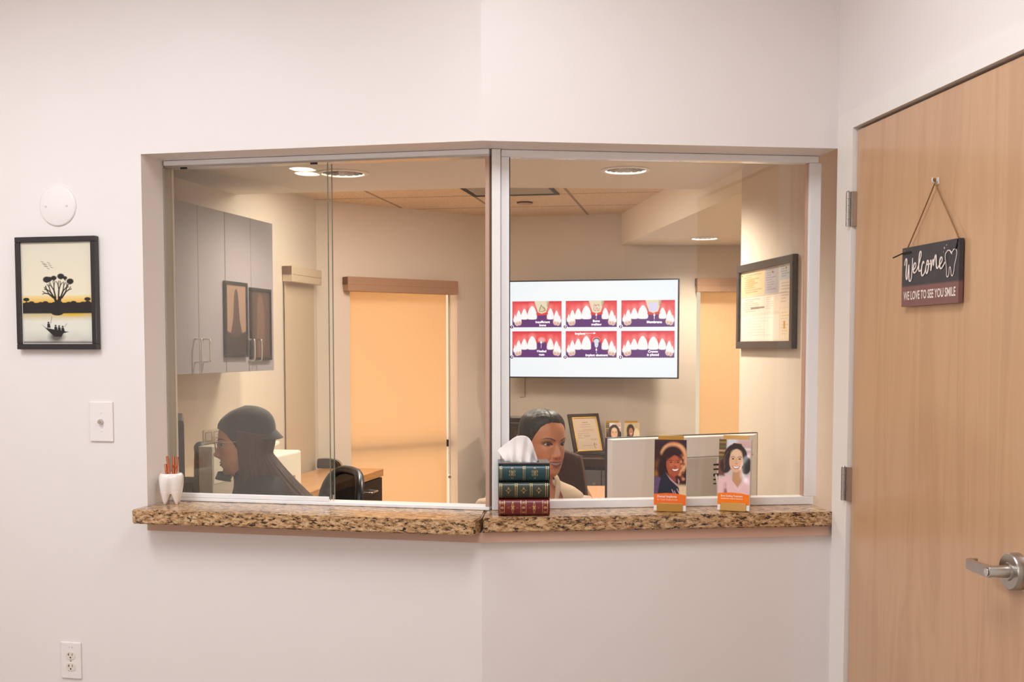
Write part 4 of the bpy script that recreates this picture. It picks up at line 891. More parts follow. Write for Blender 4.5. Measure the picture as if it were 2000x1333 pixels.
M_screen = attr_mat('screen_picture', .25, emit=1.0)
A.build('screen', M_screen, tv, thick=.002, loc=(0, -.001, bz), extra=scr)
# ---- upper cupboards on the side wall
cf = at_z(533, 437, 2.01); cn_ = at_z(335, 385, 2.01); CW = Wall(WSL.p2(0, .27), WSL.p2(1, .27))
M_cab = mat('cupboard_grey_laminate', (142,133,139), .45)
ct1 = CW.loc(534, 600)[0]; ct2 = CW.loc(441, 600)[0]; ct3 = CW.loc(340, 600)[0]; sp1 = CW.loc(491, 600)[0]; sp2 = CW.loc(388, 600)[0]
zc1 = CW.loc(533, 437)[1]; zc0 = CW.loc(533, 724)[1]
for (t0, tm, t1, lb) in ((ct2, sp1, ct1, 'grey two-door wall cupboard farther from the glass'), (ct2-2*(ct2-sp2), sp2, ct2-.0015, 'grey two-door wall cupboard nearer the glass')):
    c_ = thing('wall_cupboard', lb, 'cupboard', on(CW, t0, zc0), CW.ang, 'grey wall cupboards')
    w = t1-t0; hh = zc1-zc0; bb = MB(); bb.box(0, w, .0185, .265, 0, hh, M_cab, .001); bb.build('body', c_)
    for (x0, x1, hs) in ((0.0012, tm-t0-.0012, 1), (tm-t0+.0012, w-.0012, -1)):
        bb = MB(); bb.box(x0, x1, 0, .018, .001, hh-.001, M_cab, .001); d_ = bb.build('door', c_)
        hx_ = x1-.035 if hs > 0 else x0+.035
        bb = MB(); bb.tube(smooth_pts([(hx_, 0, .05), (hx_, -.022, .051), (hx_, -.030, .060), (hx_, -.030, .135), (hx_, -.022, .144), (hx_, 0, .145)], 5), .0042, M_bright, 10); bb.build('handle', d_)
# ---- recessed downlights
def downlight(p, R, depth, lb, energy, col, ring=1.25):
    t = thing('recessed_downlight', lb, 'ceiling light', (p.x, p.y, p.z), 0, 'recessed office downlights')
    bb = MB(); bb.lathe([(R, .002), (R, -.001), (R*1.03, -.006), (R*ring, -.004), (R*ring, -.0005)], M_white, 48); bb.build('trim_ring', t)
    bb = MB(); bb.lathe([(R*.998, .0), (R*.97, depth*.4), (R*.80, depth*.85), (R*.5, depth), (0, depth)], mat('reflector_silver', (200,196,192), .16, metal=1.), 48, wave=.012, wn=16); bb.build('reflector', t)
    bb = MB(); bb.lathe([(0, depth*.62), (R*.20, depth*.66), (R*.26, depth*.8), (R*.2, depth*.97), (0, depth*.985)], mat('warm_lamp', (255,226,196), .4, emit=1.6), 20); bb.build('bulb', t)
    l = bpy.data.lights.new('downlight_beam', 'SPOT'); l.energy = energy; l.color = col; l.spot_size = math.radians(150); l.spot_blend = .85; l.shadow_soft_size = .05
    o = bpy.data.objects.new('downlight_beam', l); COL.objects.link(o); o.location = (0, 0, -.003); o.parent = t
    return t
WARM = (1., .90, .77)
downlight(DL1, RD1, .12, 'recessed silver downlight seen at the edge of the sliding glass', EDL*.55, WARM)
downlight(DL2, RD2, .12, 'recessed silver downlight above the fixed right-hand pane', EDL*.75, WARM)
downlight(DLA, RDA, .10, 'smaller recessed downlight under the cream bulkhead', EDL*.45, WARM, 1.12)
# ---- dark ceiling light and sprinkler plate on the tiles
lw_ = (TR[1]-TR[0]).length; tl_o = thing('ceiling_troffer', 'unlit grey ceiling light panel with dark rim in the tiled ceiling', 'ceiling light', (TR[0].x, TR[0].y, HC), ga)
bb = MB(); 
for (x0, x1, y0, y1) in ((0, lw_, -.022, 0), (0, lw_, -1.1, -1.078), (0, .022, -1.078, -.022), (lw_-.022, lw_, -1.078, -.022)): bb.box(x0, x1, y0, y1, -.006, .0, mat('troffer_rim_black', (26,24,24), .5))
bb.build('rim', tl_o); bb = MB(); bb.box(.022, lw_-.022, -1.078, -.022, -.003, -.0005, mat('troffer_lens', (150,146,132), .18, coat=.3)); bb.build('lens', tl_o)
spk = at_z(1025, 397, HC-.006); sp_ = thing('sprinkler_cover', 'small round sprinkler cover on the tiled ceiling', 'sprinkler', (spk.x, spk.y, HC)); bb = MB(); bb.lathe([(0, -.014), (.038, -.014), (.042, -.011), (.042, -.004), (.03, .004), (0, .004)], mat('sprinkler_tan', (200,160,120), .4), 28); bb.build('cover', sp_); bb = MB(); bb.lathe([(.043, -.009), (.047, -.007), (.047, -.003), (.043, -.003)], mat('sprinkler_shadow_ring', (70,40,30), .5), 28); bb.build('ring', sp_)
# ---- roller shades
def fabric(name, c, tr):
    m = bpy.data.materials.new(name); m.use_nodes = True; nt = m.node_tree; nt.nodes.clear(); L = nt.links.new
    o = nt.nodes.new('ShaderNodeOutputMaterial'); d = nt.nodes.new('ShaderNodeBsdfDiffuse'); t = nt.nodes.new('ShaderNodeBsdfTranslucent'); mx = nt.nodes.new('ShaderNodeMixShader')
    mp = mapping(nt, (1, 1, 1)); n = nt.nodes.new('ShaderNodeTexNoise'); n.inputs['Scale'].default_value = 400; L(mp.outputs[0], n.inputs['Vector'])
    mc = nt.nodes.new('ShaderNodeMix'); mc.data_type = 'RGBA'; mc.inputs[6].default_value = tuple(x*.96 for x in lin(c))+(1,); mc.inputs[7].default_value = lin(c)+(1,); L(n.outputs['Fac'], mc.inputs[0])
    L(mc.outputs[2], d.inputs[0]); L(mc.outputs[2], t.inputs[0]); mx.inputs[0].default_value = tr; L(d.outputs[0], mx.inputs[1]); L(t.outputs[0], mx.inputs[2]); L(mx.outputs[0], o.inputs[0]); return m
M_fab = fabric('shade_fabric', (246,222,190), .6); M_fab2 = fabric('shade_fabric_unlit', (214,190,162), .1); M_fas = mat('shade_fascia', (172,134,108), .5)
def shade(W, t0, t1, zt_, fab_t0, fab_t1, zb_, lb, off_fab, fas_h, fabm, M_fas=M_fas):
    r = thing('roller_shade', lb, 'window shade', on(W, t0, 0), W.ang); w = t1-t0
    bb = MB(); bb.box(0, w, -.06, -.0015, zt_-fas_h, zt_, M_fas, .003); bb.box(.004, w-.004, -.0605, -.058, zt_-fas_h*.55, zt_-fas_h*.52, mat('fascia_groove', (160,116,84), .6)); bb.box(-.004, -.0002, -.055, -.004, zt_-fas_h*.55, zt_-.002, mat('bracket_brown', (110,74,52), .5)); bb.build('fascia', r)
    bb = MB(); bb.box(fab_t0-t0, fab_t1-t0, off_fab, off_fab+.0012, zb_, zt_-fas_h*.3, fabm); bb.build('fabric', r)
    bb = MB(); bb.box(fab_t0-t0, fab_t1-t0, off_fab-.005, off_fab+.006, zb_-.022, zb_, M_fas, .002); bb.build('bottom_bar', r)
    return r
def window(n, W, hole, lb, shade_off, mull_z=None, glow=None):
    t0, t1, z0, z1 = hole; w = thing('window_%d' % n, lb, 'window', on(W, t0, 0), W.ang, kind='structure'); ww_ = t1-t0
    bb = MB()
    for (x0, x1, a, c_) in ((0.001, .008, z0+.001, z1-.001), (ww_-.008, ww_-.001, z0+.001, z1-.001), (.008, ww_-.008, z1-.03, z1-.001), (.008, ww_-.008, z0+.001, z0+.03)): bb.box(x0, x1, .085, .13, a, c_, M_alu)
    bb.build('frame', w)
    if mull_z: bb = MB(); bb.box(.008, ww_-.008, .085, .13, mull_z-.022, mull_z+.022, M_dark); bb.build('mullion', w)
    bb = MB(); bb.box(.008, ww_-.008, .105, .111, z0+.03, z1-.03, M_glass); bb.build('pane', w)
    if glow:
        l = bpy.data.lights.new('daylight', 'AREA'); l.shape = 'RECTANGLE'; l.size = ww_+.5; l.size_y = z1-z0+.5; l.energy = glow; l.color = (1., .74, .52)
        o = bpy.data.objects.new('daylight', l); COL.objects.link(o); p = W.w((t0+t1)/2, -.42, (z0+z1)/2); o.location = p; o.rotation_euler = (PI/2, 0, W.ang+0); 
        o.rotation_euler = Vector((W.n.x, W.n.y, 0)).to_track_quat('Z', 'Y').to_euler() if False else (-PI/2, 0, W.ang+PI)
        d_ = Vector((-W.n.x, -W.n.y, 0)); o.rotation_euler = d_.to_track_quat('-Z', 'Y').to_euler()
    return w
mz = WBL.loc(790, 871, -.10)[1]
window(3, WBL, HOLE1, 'tall office window behind the wide glowing shade', .05, mz, GLOW)
ft0, _ = WBL.loc(680, 550, .06); ft1 = WBL.loc(895, 555, .06)[0]; fz1 = WBL.loc(790, 545, .06)[1]; fz0 = WBL.loc(790, 572.5, .06)[1]
fe = WBL.loc(871.5, 700, -.055)[0]
sh1 = shade(WBL, ft0, ft1, fz1, h0+.004, fe, .15, 'tall wide glowing roller shade left of the white corner post', .055, fz1-fz0, M_fab)
# bead chain
chx = WBL.loc(876, 700, .012)[0]-ft0; chb = WBL.loc(880, 932, .012)[1]
bb = MB(); bb.tube([(chx, -.012, fz0), (chx+.001, -.011, chb+.02)], .0016, mat('bead_chain', (150,126,104), .4), 6); bb.tube([(chx+.010, -.012, fz0), (chx+.011, -.011, chb+.02)], .0012, mat('bead_chain'), 6); bb.lathe([(0, -.004), (.009, -.004), (.009, .004), (0, .004)], mat('bead_chain'), 16, Matrix.Translation((chx+.006, -.012, chb)) @ Ry); bb.build('bead_chain', sh1)
window(4, WAL, HOLE2, 'narrow alcove window behind the right-hand shade', .05, None, GLOW*.6)
gt0 = WAL.loc(1362, 550, .06)[0]; gz1 = WAL.loc(1400, 543, .06)[1]; gz0 = WAL.loc(1400, 570.5, .06)[1]
shade(WAL, gt0, a1+.01, gz1, WAL.loc(1367, 700, -.05)[0], a1-.004, .15, 'narrow glowing roller shade beside the document frame', .05, gz1-gz0, M_fab)
lt0 = WSL.loc(571, 535, .06)[0]; lt1 = WSL.len-.07; lz1 = WSL.loc(571, 519, .06)[1]; lz0 = WSL.loc(571, 550, .06)[1]
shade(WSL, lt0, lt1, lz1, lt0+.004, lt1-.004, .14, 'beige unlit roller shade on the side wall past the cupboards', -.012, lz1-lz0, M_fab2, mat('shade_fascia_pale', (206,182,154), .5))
# ---- framed documents on the right side wall
df1, _ = WSR.loc(1548, 590, .02); dzt = WSR.loc(1548, 496, .02)[1]; dzb = WSR.loc(1548, 682, .02)[1]; df0 = .012; DW_, DH_ = df1-df0, dzt-dzb
dk = thing('document_frame', 'dark framed board of posted documents on the right side wall', 'document frame', on(WSR, (df0+df1)/2, dzb), WSR.ang)
M_df = mat('document_frame_grey', (62,56,54), .35); bb = MB(); frame4(bb, DW_, DH_, .030, -.022, -.001, M_df, .002); bb.build('frame', dk)
aw, ah = DW_-.06, DH_-.06; A = Art(aw, ah, 260, 160, (232,220,206))
def sheet(x0, y0, x1, y1, c, lines=8, c2=(150,130,116), seed=1):
    A.rect(x0*aw, y0*ah, x1*aw, y1*ah, c); r = random.Random(seed)
    for i in range(lines):
        yy = y0+(y1-y0)*(.12+.8*i/lines); a = x0+(x1-x0)*(.08+.1*r.random()); e = a+(x1-a)*(.35+.5*r.random()); A.line([(a*aw, yy*ah), (e*aw, yy*ah)], ah*.010, c2, op=.6)
sheet(.02, .02, .50, .36, (236,206,166), 9, (120,84,50), 2); A.ell(.22*aw, .18*ah, .08*aw, .07*ah, (226,170,110), blur=.01, op=.6)
sheet(.50, .0, .76, .36, (190,188,196), 9, (110,108,120), 3); sheet(.78, .0, 1.0, .2, (206,210,216), 5, (80,100,140), 4); sheet(.78, .2, 1., .55, (238,226,212), 7, (170,110,90), 5)
sheet(.02, .38, .50, .62, (240,228,214), 7, (150,120,100), 6); A.rect(.22*aw, .52*ah, .50*aw, .545*ah, (90,80,76), op=.8); sheet(.50, .38, .78, .6, (244,228,216), 6, (206,150,140), 7); sheet(.02, .64, .78, .98, (244,238,230), 7, (210,200,190), 8); sheet(.80, .58, 1., .98, (240,228,206), 8, (196,160,96), 9); A.rect(.86*aw, .74*ah, .89*aw, .84*ah, (206,150,50), blur=.004)
A.line([(.5*aw, 0), (.5*aw, ah)], .0012, (170,156,144)); A.line([(0, .37*ah), (aw, .37*ah)], .0012, (150,136,124)); A.line([(.77*aw, 0), (.77*aw, .36*ah)], .004, (150,160,180), op=.7)
M_doc = attr_mat('document_sheets', .12, coat=.9)
A.build('posted_documents', M_doc, dk, thick=.004, loc=(0, -.012, .03))
for (x, z) in ((-aw*.47, .95), (aw*.15, .93), (aw*.40, .95), (aw*.48, .4)): bb = MB(); bb.lathe([(0, .017), (.003, .0165), (.004, .0135), (0, .0132)], mat('push_pin', (236,210,150), .3), 12, Matrix.Translation((x, 0, .03+ah*z)) @ Ry); bb.build('push_pin', dk)
M_drawing = attr_mat('drawing_print', .8, spec=.1)
# ---- two framed drawings on the cupboard doors
for i, (xa, xb, ya, yb, lb) in enumerate(((441.5, 485, 551, 698, 'dark framed pale drawing on the second-last grey cupboard door, left of the brown drawing'), (491.5, 531, 564, 704, 'dark framed brown drawing on the last grey cupboard door, right of the pale drawing'))):
    ta_, zt_ = CW.loc((xa+xb)/2, ya, .014); zb_ = CW.loc((xa+xb)/2, yb, .014)[1]; t0_ = CW.loc(xa, 620, .014)[0]; t1_ = CW.loc(xb, 620, .014)[0]
    w = t1_-t0_; hh = zt_-zb_; t = thing('picture_frame', lb, 'picture', on(CW, (t0_+t1_)/2, zb_, .0004), CW.ang, 'framed drawings on the grey cupboards')
    bb = MB(); frame4(bb, w, hh, .013, -.014, -.0005, mat('drawing_frame_dark', (22,15,13), .8, spec=.15)); bb.build('frame', t)
    A = Art(w-.024, hh-.024, 70, 110, (132,104,86) if i == 0 else (70,50,40)); W_, H_ = w-.024, hh-.024
    if i == 0:
        A.poly([(.42*W_, .12*H_), (.58*W_, .10*H_), (.68*W_, .5*H_), (.80*W_, .75*H_), (.5*W_, .9*H_), (.2*W_, .78*H_), (.34*W_, .5*H_)], (66,46,38), sm=4, blur=.003); A.poly([(0, .66*H_), (.5*W_, .74*H_), (W_, .66*H_), (W_, H_), (0, H_)], (44,30,26), sm=0, blur=.004)
    else:
        A.poly([(.35*W_, .1*H_), (.6*W_, .1*H_), (.7*W_, .5*H_), (.6*W_, .95*H_), (.3*W_, .95*H_), (.3*W_, .5*H_)], (98,70,54), sm=4, blur=.006); A.line([(.4*W_, .15*H_), (.42*W_, .9*H_)], .008, (96,68,52), blur=.004)
    A.build('artwork', M_drawing, t, thick=.004, loc=(0, -.008, .012))
# ---- added fill panels, round lobby downlights, added fill lamp
LOBC = (.925, 1., 1.06)
def add_fill_panel(x, y, e, lb, rot=0, zc=LOBBY, colr=LOBC):  # builds an added, out-of-view panel that only supplies fill light
    t = thing('fill_panel', lb, 'ceiling light', (x, y, zc), rot, 'added lobby fill panels' if zc == LOBBY else None); bb = MB(); frame4(bb, .62, 1.22, .02, -.006, .0, M_white, 0)
    for v_ in bb.bm.verts: v_.co = Vector((v_.co.x, v_.co.z-.61, v_.co.y-.0006))
    bb.build('frame', t); bb = MB(); bb.box(-.29, .29, -.59, .59, -.004, -.0008, mat('fill_panel_face', (255,248,240), .5, emit=1.0)); bb.build('diffuser', t)
    l = bpy.data.lights.new('fill_light', 'AREA'); l.shape = 'RECTANGLE'; l.size = .56; l.size_y = 1.16; l.energy = e; l.color = colr
    o = bpy.data.objects.new('fill_light', l); COL.objects.link(o); o.location = (0, 0, -.009); o.parent = t
for (x, y, e, lb) in FILL_PANELS: add_fill_panel(x, y, e, lb)
add_fill_panel(-.42, 5.76, 22, 'added fill panel hidden above the edge of the smooth soffit', PI/2, HC, (1., .93, .82))  # unseen, added to light the back walls and left side of the office
ap = add_fill_panel(2.3, 5.7, 9, 'added unseen fill panel under the bulkhead deep in the alcove', PI/2, HB, (1., .95, .87))  # unseen, added to light the television wall from the alcove
def mirror_ceiling(x, y, off):
    d = ray(x, y); o = WL.a + WL.n*off; t = (o.x*WL.n.x+o.y*WL.n.y)/(d.x*WL.n.x+d.y*WL.n.y); p = d*t+Vector((0, 0, CAMZ)); n3 = Vector((WL.n.x, WL.n.y, 0)); r = d-2*d.dot(n3)*n3
    k = (LOBBY-p.z)/r.z; return p+r*k
for i, (x, y, lb) in enumerate(((597, 337, 'round lit lobby downlight nearer the reception glass'), (588, 328, 'round lit lobby downlight farther from the reception glass'))):
    q = mirror_ceiling(x, y, .14); t = thing('lobby_downlight', lb, 'ceiling light', (q.x, q.y, LOBBY), 0, 'round lobby downlights')
    bb = MB(); bb.lathe([(.085, -.0006), (.098, -.0006), (.095, -.010), (.085, -.008)], M_white, 40); bb.build('trim_ring', t); bb = MB(); bb.lathe([(0, -.0065), (.085, -.0065), (.085, -.0008), (0, -.0008)], mat('lamp_face', (255,240,220), .4, emit=14), 40); bb.build('lamp_face', t)
    l = bpy.data.lights.new('lobby_beam', 'SPOT'); l.energy = 18; l.color = (1, .88, .75); l.spot_size = math.radians(120); l.spot_blend = .8; l.shadow_soft_size = .08; o = bpy.data.objects.new('lobby_beam', l); COL.objects.link(o); o.location = (0, 0, -.012); o.parent = t
fl = thing('fill_lamp', 'added unseen fill lamp with a round white globe on a pole in the lobby', 'lamp', (-1.45, -.5, 0))  # added out of view at eye height, standing in for flash light
bb = MB(); bb.lathe([(0, 0), (.15, 0), (.15, .012), (.02, .03), (0, .03)], M_chrome, 40); bb.build('base', fl); bb = MB(); bb.lathe([(0, .03), (.012, .03), (.012, 1.46), (.03, 1.48), (0, 1.49)], M_chrome, 20); bb.build('pole', fl)
bb = MB(); bb.lathe([(.1*math.sin(a), 1.58-.1*math.cos(a)) for a in np.linspace(0.001, PI-.001, 20)], mat('fill_lamp_globe', (255,250,244), .3, emit=3.), 32); bb.build('globe', fl)
l = bpy.data.lights.new('fill_lamp_light', 'POINT'); l.energy = FILL; l.color = (.95, 1., 1.03); l.shadow_soft_size = .115; o = bpy.data.objects.new('fill_lamp_light', l); COL.objects.link(o); o.location = (0, 0, 1.58); o.parent = fl
# daylight outside
wd = bpy.data.worlds.new('world'); SC.world = wd; wd.use_nodes = True; nt = wd.node_tree; bg = nt.nodes['Background']; bg.inputs[0].default_value = (1., .85, .69, 1); bg.inputs[1].default_value = .84
# ================================================================== OFFICE FURNITURE
M_dwood = wood('espresso_wood', [(.2, (34,20,14)), (.5, (46,28,20)), (.9, (58,36,26))], scale=(6, 6, 6), rough=.25, coat=.5)
M_oak = wood('honey_top', [(.18, (176,116,62)), (.45, (196,138,80)), (.9, (208,152,92))], scale=(1.2, 10, 10), rough=.28, coat=.3)
M_esp = mat('espresso_front', (40,24,18), .4)
q = at_z(749, 916, .742); rel = Vector((q.x, q.y))-WSL.a; ct = rel.dot(WSL.u); cdep = -rel.dot(WSL.n)
CL = 1.72
cr = thing('credenza', 'dark drawer credenza with honey wood top along the side wall under the side shade', 'credenza', on(WSL, ct-CL, 0), WSL.ang)
bb = MB(); bb.box(0, CL-.012, -cdep+.018, -.066, .07, .70, M_esp); bb.box(.02, CL-.03, -cdep+.06, -.07, 0, .07, M_black); bb.build('body', cr)
bb = MB(); bb.box(-.01, CL, -cdep, -.066, .700, .742, M_oak, .003); bb.build('top', cr)
for i in range(4):
    x0 = i*(CL-.012)/4+.002; x1 = (i+1)*(CL-.012)/4-.002
    for (z0, z1) in ((.46, .694), (.075, .456)):
        bb = MB(); bb.box(x0, x1, -cdep+.004, -cdep+.0178, z0, z1, M_esp, .0015); dr = bb.build('drawer', cr); zc = (z0+z1)/2+.06 if z1 > .6 else z1-.09; xc = (x0+x1)/2
        bb = MB(); bb.tube(smooth_pts([(xc-.05, -cdep+.004, zc), (xc-.048, -cdep-.020, zc), (xc-.04, -cdep-.026, zc), (xc+.04, -cdep-.026, zc), (xc+.048, -cdep-.020, zc), (xc+.05, -cdep+.004, zc)], 4), .005, M_bright, 8); bb.build('handle', dr)
def on_cred(px, off, Z=.7425):
    t = WSL.loc(px, 900, off)[0]; return t, on(WSL, t, Z, off)
# printer
M_prn = mat('printer_white', (238,228,212), .45); M_prg = mat('printer_grey', (150,140,130), .5)
t1, _ = on_cred(589, .33); pz = WSL.loc(589, 879, .33)[1]; PL_ = .40
pr = thing('printer', 'white office printer on the credenza behind the woman in the dark cap', 'printer', on(WSL, t1-PL_, .7425), WSL.ang); hp = pz-.7425
bb = MB(); bb.box(0, PL_, -.33, -.03, .001, hp, M_prn, .012, seg=3); bb.box(.12, .32, -.3305, -.325, .05, .075, M_prg); bb.build('body', pr)
bb = MB(); bb.box(.05, .20, -.24, -.235, hp, hp+.0012, M_black); bb.box(.02, .38, -.30, -.06, hp-.004, hp+.001, M_prn, .001); bb.build('lid', pr)
bb = MB()
for k in range(3): bb.box(.0, .26, -.27+.02*k, -.05, hp+.012+.032*k, hp+.028+.032*k, M_prn, .003, Matrix.Translation((.04, 0, 0)) @ Matrix.Rotation(-.10+.02*k, 4, 'Y'))
bb.box(.05, .09, -.20, -.06, hp-.002, hp+.10, M_prg, .003); bb.box(.14, .30, -.262, -.252, hp+.04, hp+.052, M_dark, 0, Matrix.Rotation(-.3, 4, 'Y') @ Matrix.Translation((.02, 0, -.01))); bb.build('document_feeder', pr)
# black rounded case
t2, _ = on_cred(646, .20); t2 = min(t2, ct-.12); kx = at_z(647, 913.5, .7425)
kc = thing('tape_dispenser', 'glossy black rounded desk dispenser at the far end of the honey credenza top', 'tape dispenser', (kx.x, kx.y-.03, .7425), .0)
bb = MB(); prof = [(-.072, 0), (-.074, .008), (-.072, .052), (-.066, .056), (-.02, .058), (.02, .054), (.045, .044), (.062, .026), (.070, .006), (.070, 0)]
b_ = bmesh.new(); lo = [b_.verts.new((x, -.032, z)) for x, z in prof]; hi = [b_.verts.new((x, .032, z)) for x, z in prof]; b_.faces.new(lo); b_.faces.new(hi[::-1])
for i in range(len(prof)): b_.faces.new((lo[i], hi[i], hi[(i+1) % len(prof)], lo[(i+1) % len(prof)]))
bmesh.ops.recalc_face_normals(b_, faces=b_.faces); bmesh.ops.bevel(b_, geom=b_.edges[:], offset=.004, segments=2, affect='EDGES'); M_gb = mat('gloss_black', (10,9,10), .12, coat=.8); bb.add(b_, M_gb); bb.build('shell', kc)
bb = MB(); bb.tube(smooth_pts([(.005, -.034, .05), (.03, -.034, .044), (.047, -.034, .030), (.054, -.034, .006)], 5), .003, mat('gloss_rib', (60,52,48), .2), 8); bb.build('rib', kc)
# wall plate near the cupboards
wp0 = WSL.loc(397, 850, .004); wp1 = WSL.loc(432, 850, .004); wz1 = WSL.loc(414, 838.5, .004)[1]; wz0 = WSL.loc(414, 867, .004)[1]
wpl = thing('wall_plate', 'grey two-gang wall plate under the grey wall cupboards', 'wall plate', on(WSL, (wp0[0]+wp1[0])/2, wz0), WSL.ang); w = wp1[0]-wp0[0]; h = wz1-wz0
bb = MB(); bb.box(-w/2, w/2, -.008, 0, 0, h, mat('plate_beige', (206,190,172), .4), .003); bb.build('plate', wpl)
for cx in (-.25, .22): bb = MB(); frame4(bb, w*.36, h*.62, .003, -.0092, -.0078, mat('plate_line', (130,116,104), .5), 0); o_ = bb.build('socket', wpl); o_.location = (w*cx, 0, h*.2)
# desk phone and grey file box near the left edge
def upright(name, lb, cat, px, off, Z=.7425): t, p = on_cred(px, off, Z); return thing(name, lb, cat, p, WSL.ang)
dp = upright('desk_phone', 'dark desk phone with upright handset at the near end of the credenza', 'telephone', 377, .20)
zt_ = WSL.loc(384, 864, .22)[1]-.7425
bb = MB(); bb.prism([(-.09, 0), (.09, 0), (.07, .05), (-.02, .15), (-.07, .13)], -.035, .035, M_dark, Matrix.Rotation(PI/2, 4, 'X')); bb.build('base', dp)
bb = MB(); bb.tube(smooth_pts([(.03, -.02, .03), (.02, -.02, zt_*.5), (.03, -.02, zt_-.02)], 6), [.026, .027, .026]+[.025]*10, M_dark, 12); bb.lathe([(0, zt_-.05), (.028, zt_-.04), (.028, zt_-.02), (.016, zt_-.004), (0, zt_)], M_dark, 20, Matrix.Translation((.03, -.02, 0))); bb.build('handset', dp)
bb = MB(); bb.tube(smooth_pts([(.05, -.03, .03), (.10, -.05, .05), (.14, -.04, .02), (.17, -.06, .012)], 8), .006, M_black, 8); bb.build('cord', dp)
fb = upright('file_box', 'pale grey upright file box beside the dark desk phone', 'file box', 411, .28); zf = WSL.loc(409, 868, .26)[1]-.7425
bb = MB(); bb.box(-.08, .11, -.05, .012, .001, zf, mat('file_box_grey', (176,164,150), .5), .004); bb.build('case', fb); bb = MB(); bb.box(-.07, .10, -.0515, -.05, zf*.45, zf*.93, mat('file_label', (206,194,178), .6)); bb.build('label', fb)
# dark screen seen edge-on, on the reception desk
bb = MB(); M_desk = mat('desk_laminate', (188,136,96), .4)
dkx = thing('reception_desk', 'long desk with light wood top just inside the reception glass', 'desk', (0, 0, 0))
c_in = bend(.215); c_o = bend(.62)
bb.prism([WL.p2(tL-.25, -.215), tuple(c_in), WR.p2(WR.len+.02, -.215), WR.p2(WR.len+.05, -.72), (c_o.x+.35, c_o.y+.06), (c_o.x-.3, c_o.y+.02), WL.p2(tL-.25, -.58)], .70, .742, M_desk); bb.build('top', dkx)
bb = MB(); bb.prism([WL.p2(tL-.24, -.216), WL.p2(tL-.20, -.216), WL.p2(tL-.20, -.56), WL.p2(tL-.24, -.56)], 0, .70, M_desk); bb.build('end_panel', dkx); bb = MB(); bb.prism([WR.p2(WR.len-.02, -.216), WR.p2(WR.len+.02, -.216), WR.p2(WR.len+.03, -.70), WR.p2(WR.len-.01, -.70)], 0, .70, M_desk); bb.build('end_panel', dkx)
def monitor_edge():
    p = at_y(350, 820, 3.93); an = math.atan2(p.y, p.x)          # the screen lies along the sight line
    t = thing('computer_monitor', 'dark computer monitor seen edge-on at the left of the sliding glass', 'monitor', (p.x+.17*math.cos(an), p.y+.17*math.sin(an), .742), an)
    top = p.z-.742
    bb = MB(); bb.box(-.23, .23, -.014, .012, .09, top, M_dark, .006, seg=3); bb.build('housing', t)
    bb = MB(); bb.box(-.215, .215, -.0155, -.0138, .105, top-.015, mat('screen_dark', (20,22,26), .15)); bb.build('screen', t)
    bb = MB(); bb.box(-.03, .03, .012, .035, .02, .25, M_dark, .004); bb.box(-.11, .11, -.07, .09, .0005, .015, M_dark, .004); bb.build('stand', t)
monitor_edge()
# big white all-in-one computer seen from behind
ml = at_y(1191, 858, 3.98); mr = at_y(1486, 847, 4.23); MW = Wall((ml.x, ml.y), (mr.x, mr.y)); mtop = (ml.z+mr.z)/2
mo = thing('desktop_computer', 'big white all-in-one computer seen from behind near the brochures', 'computer', on(MW, MW.len/2, .742), MW.ang)
M_imac = mat('computer_back_white', (236,230,226), .35); w = MW.len; H0, H1 = .075, mtop-.742
bb = MB(); ch = .04
b_ = bmesh.new(); f = [(-w/2+.004, H0), (w/2-ch, H0+.01), (w/2-ch, H1-.004), (-w/2+.004, H1-.004)]
fr_ = [b_.verts.new((x, -.012, z)) for x, z in f]; bk = [b_.verts.new((x, .02, z)) for x, z in [(-w/2, H0), (w/2, H0), (w/2, H1), (-w/2, H1)]]
b_.faces.new(fr_); b_.faces.new(bk[::-1])
for i in range(4): b_.faces.new((fr_[i], fr_[(i+1) % 4], bk[(i+1) % 4], bk[i]))
bmesh.ops.recalc_face_normals(b_, faces=b_.faces); bb.add(b_, M_imac); bb.box(-w/2-.002, w/2+.001, .018, .034, H0, H1+.003, M_dark, .003); bb.build('housing', mo)
bb = MB(); bb.box(-w/2+.01, w/2-.01, .0342, .0348, H0+.04, H1-.008, mat('screen_dark', (20,22,26), .15)); bb.build('screen', mo)
lx = lambda px: MW.loc(px, 900, .012)[0]-w/2
lzf = lambda px, py: MW.loc(px, py, .012)[1]-.742
bb = MB(); zl = lzf(1365, 893); bb.box(lx(1335), lx(1470), -.0145, -.0119, zl-.0012, zl+.0012, M_prg); bb.box(lx(1331), lx(1400), -.0135, -.0119, lzf(1365, 970), zl-.006, mat('computer_panel', (196,188,180), .3), .001); bb.build('seam', mo)
bb = MB()
for (py, hh_) in ((908, 3.6), (917, 3.2), (928, 5.5), (937, 3.), (945, 2.5)): zz = lzf(1398, py); s_ = .0019; bb.box(lx(1393), lx(1404), -.0140, -.0119, zz-hh_*s_/2, zz+hh_*s_/2, M_black, .0008)
bb.tube(smooth_pts([(lx(1398), -.014, lzf(1398, 928)), (lx(1396), -.03, lzf(1398, 940)), (lx(1399), -.028, lzf(1398, 965)), (lx(1402), -.02, lzf(1398, 990))], 6), .004, M_white, 8); bb.build('ports', mo)
bb = MB(); bb.box(-.09, .09, -.03, .012, .02, H0+.06, M_imac, .006); bb.box(-.13, .13, -.10, .12, .0006, .018, M_imac, .006); bb.build('stand', mo)
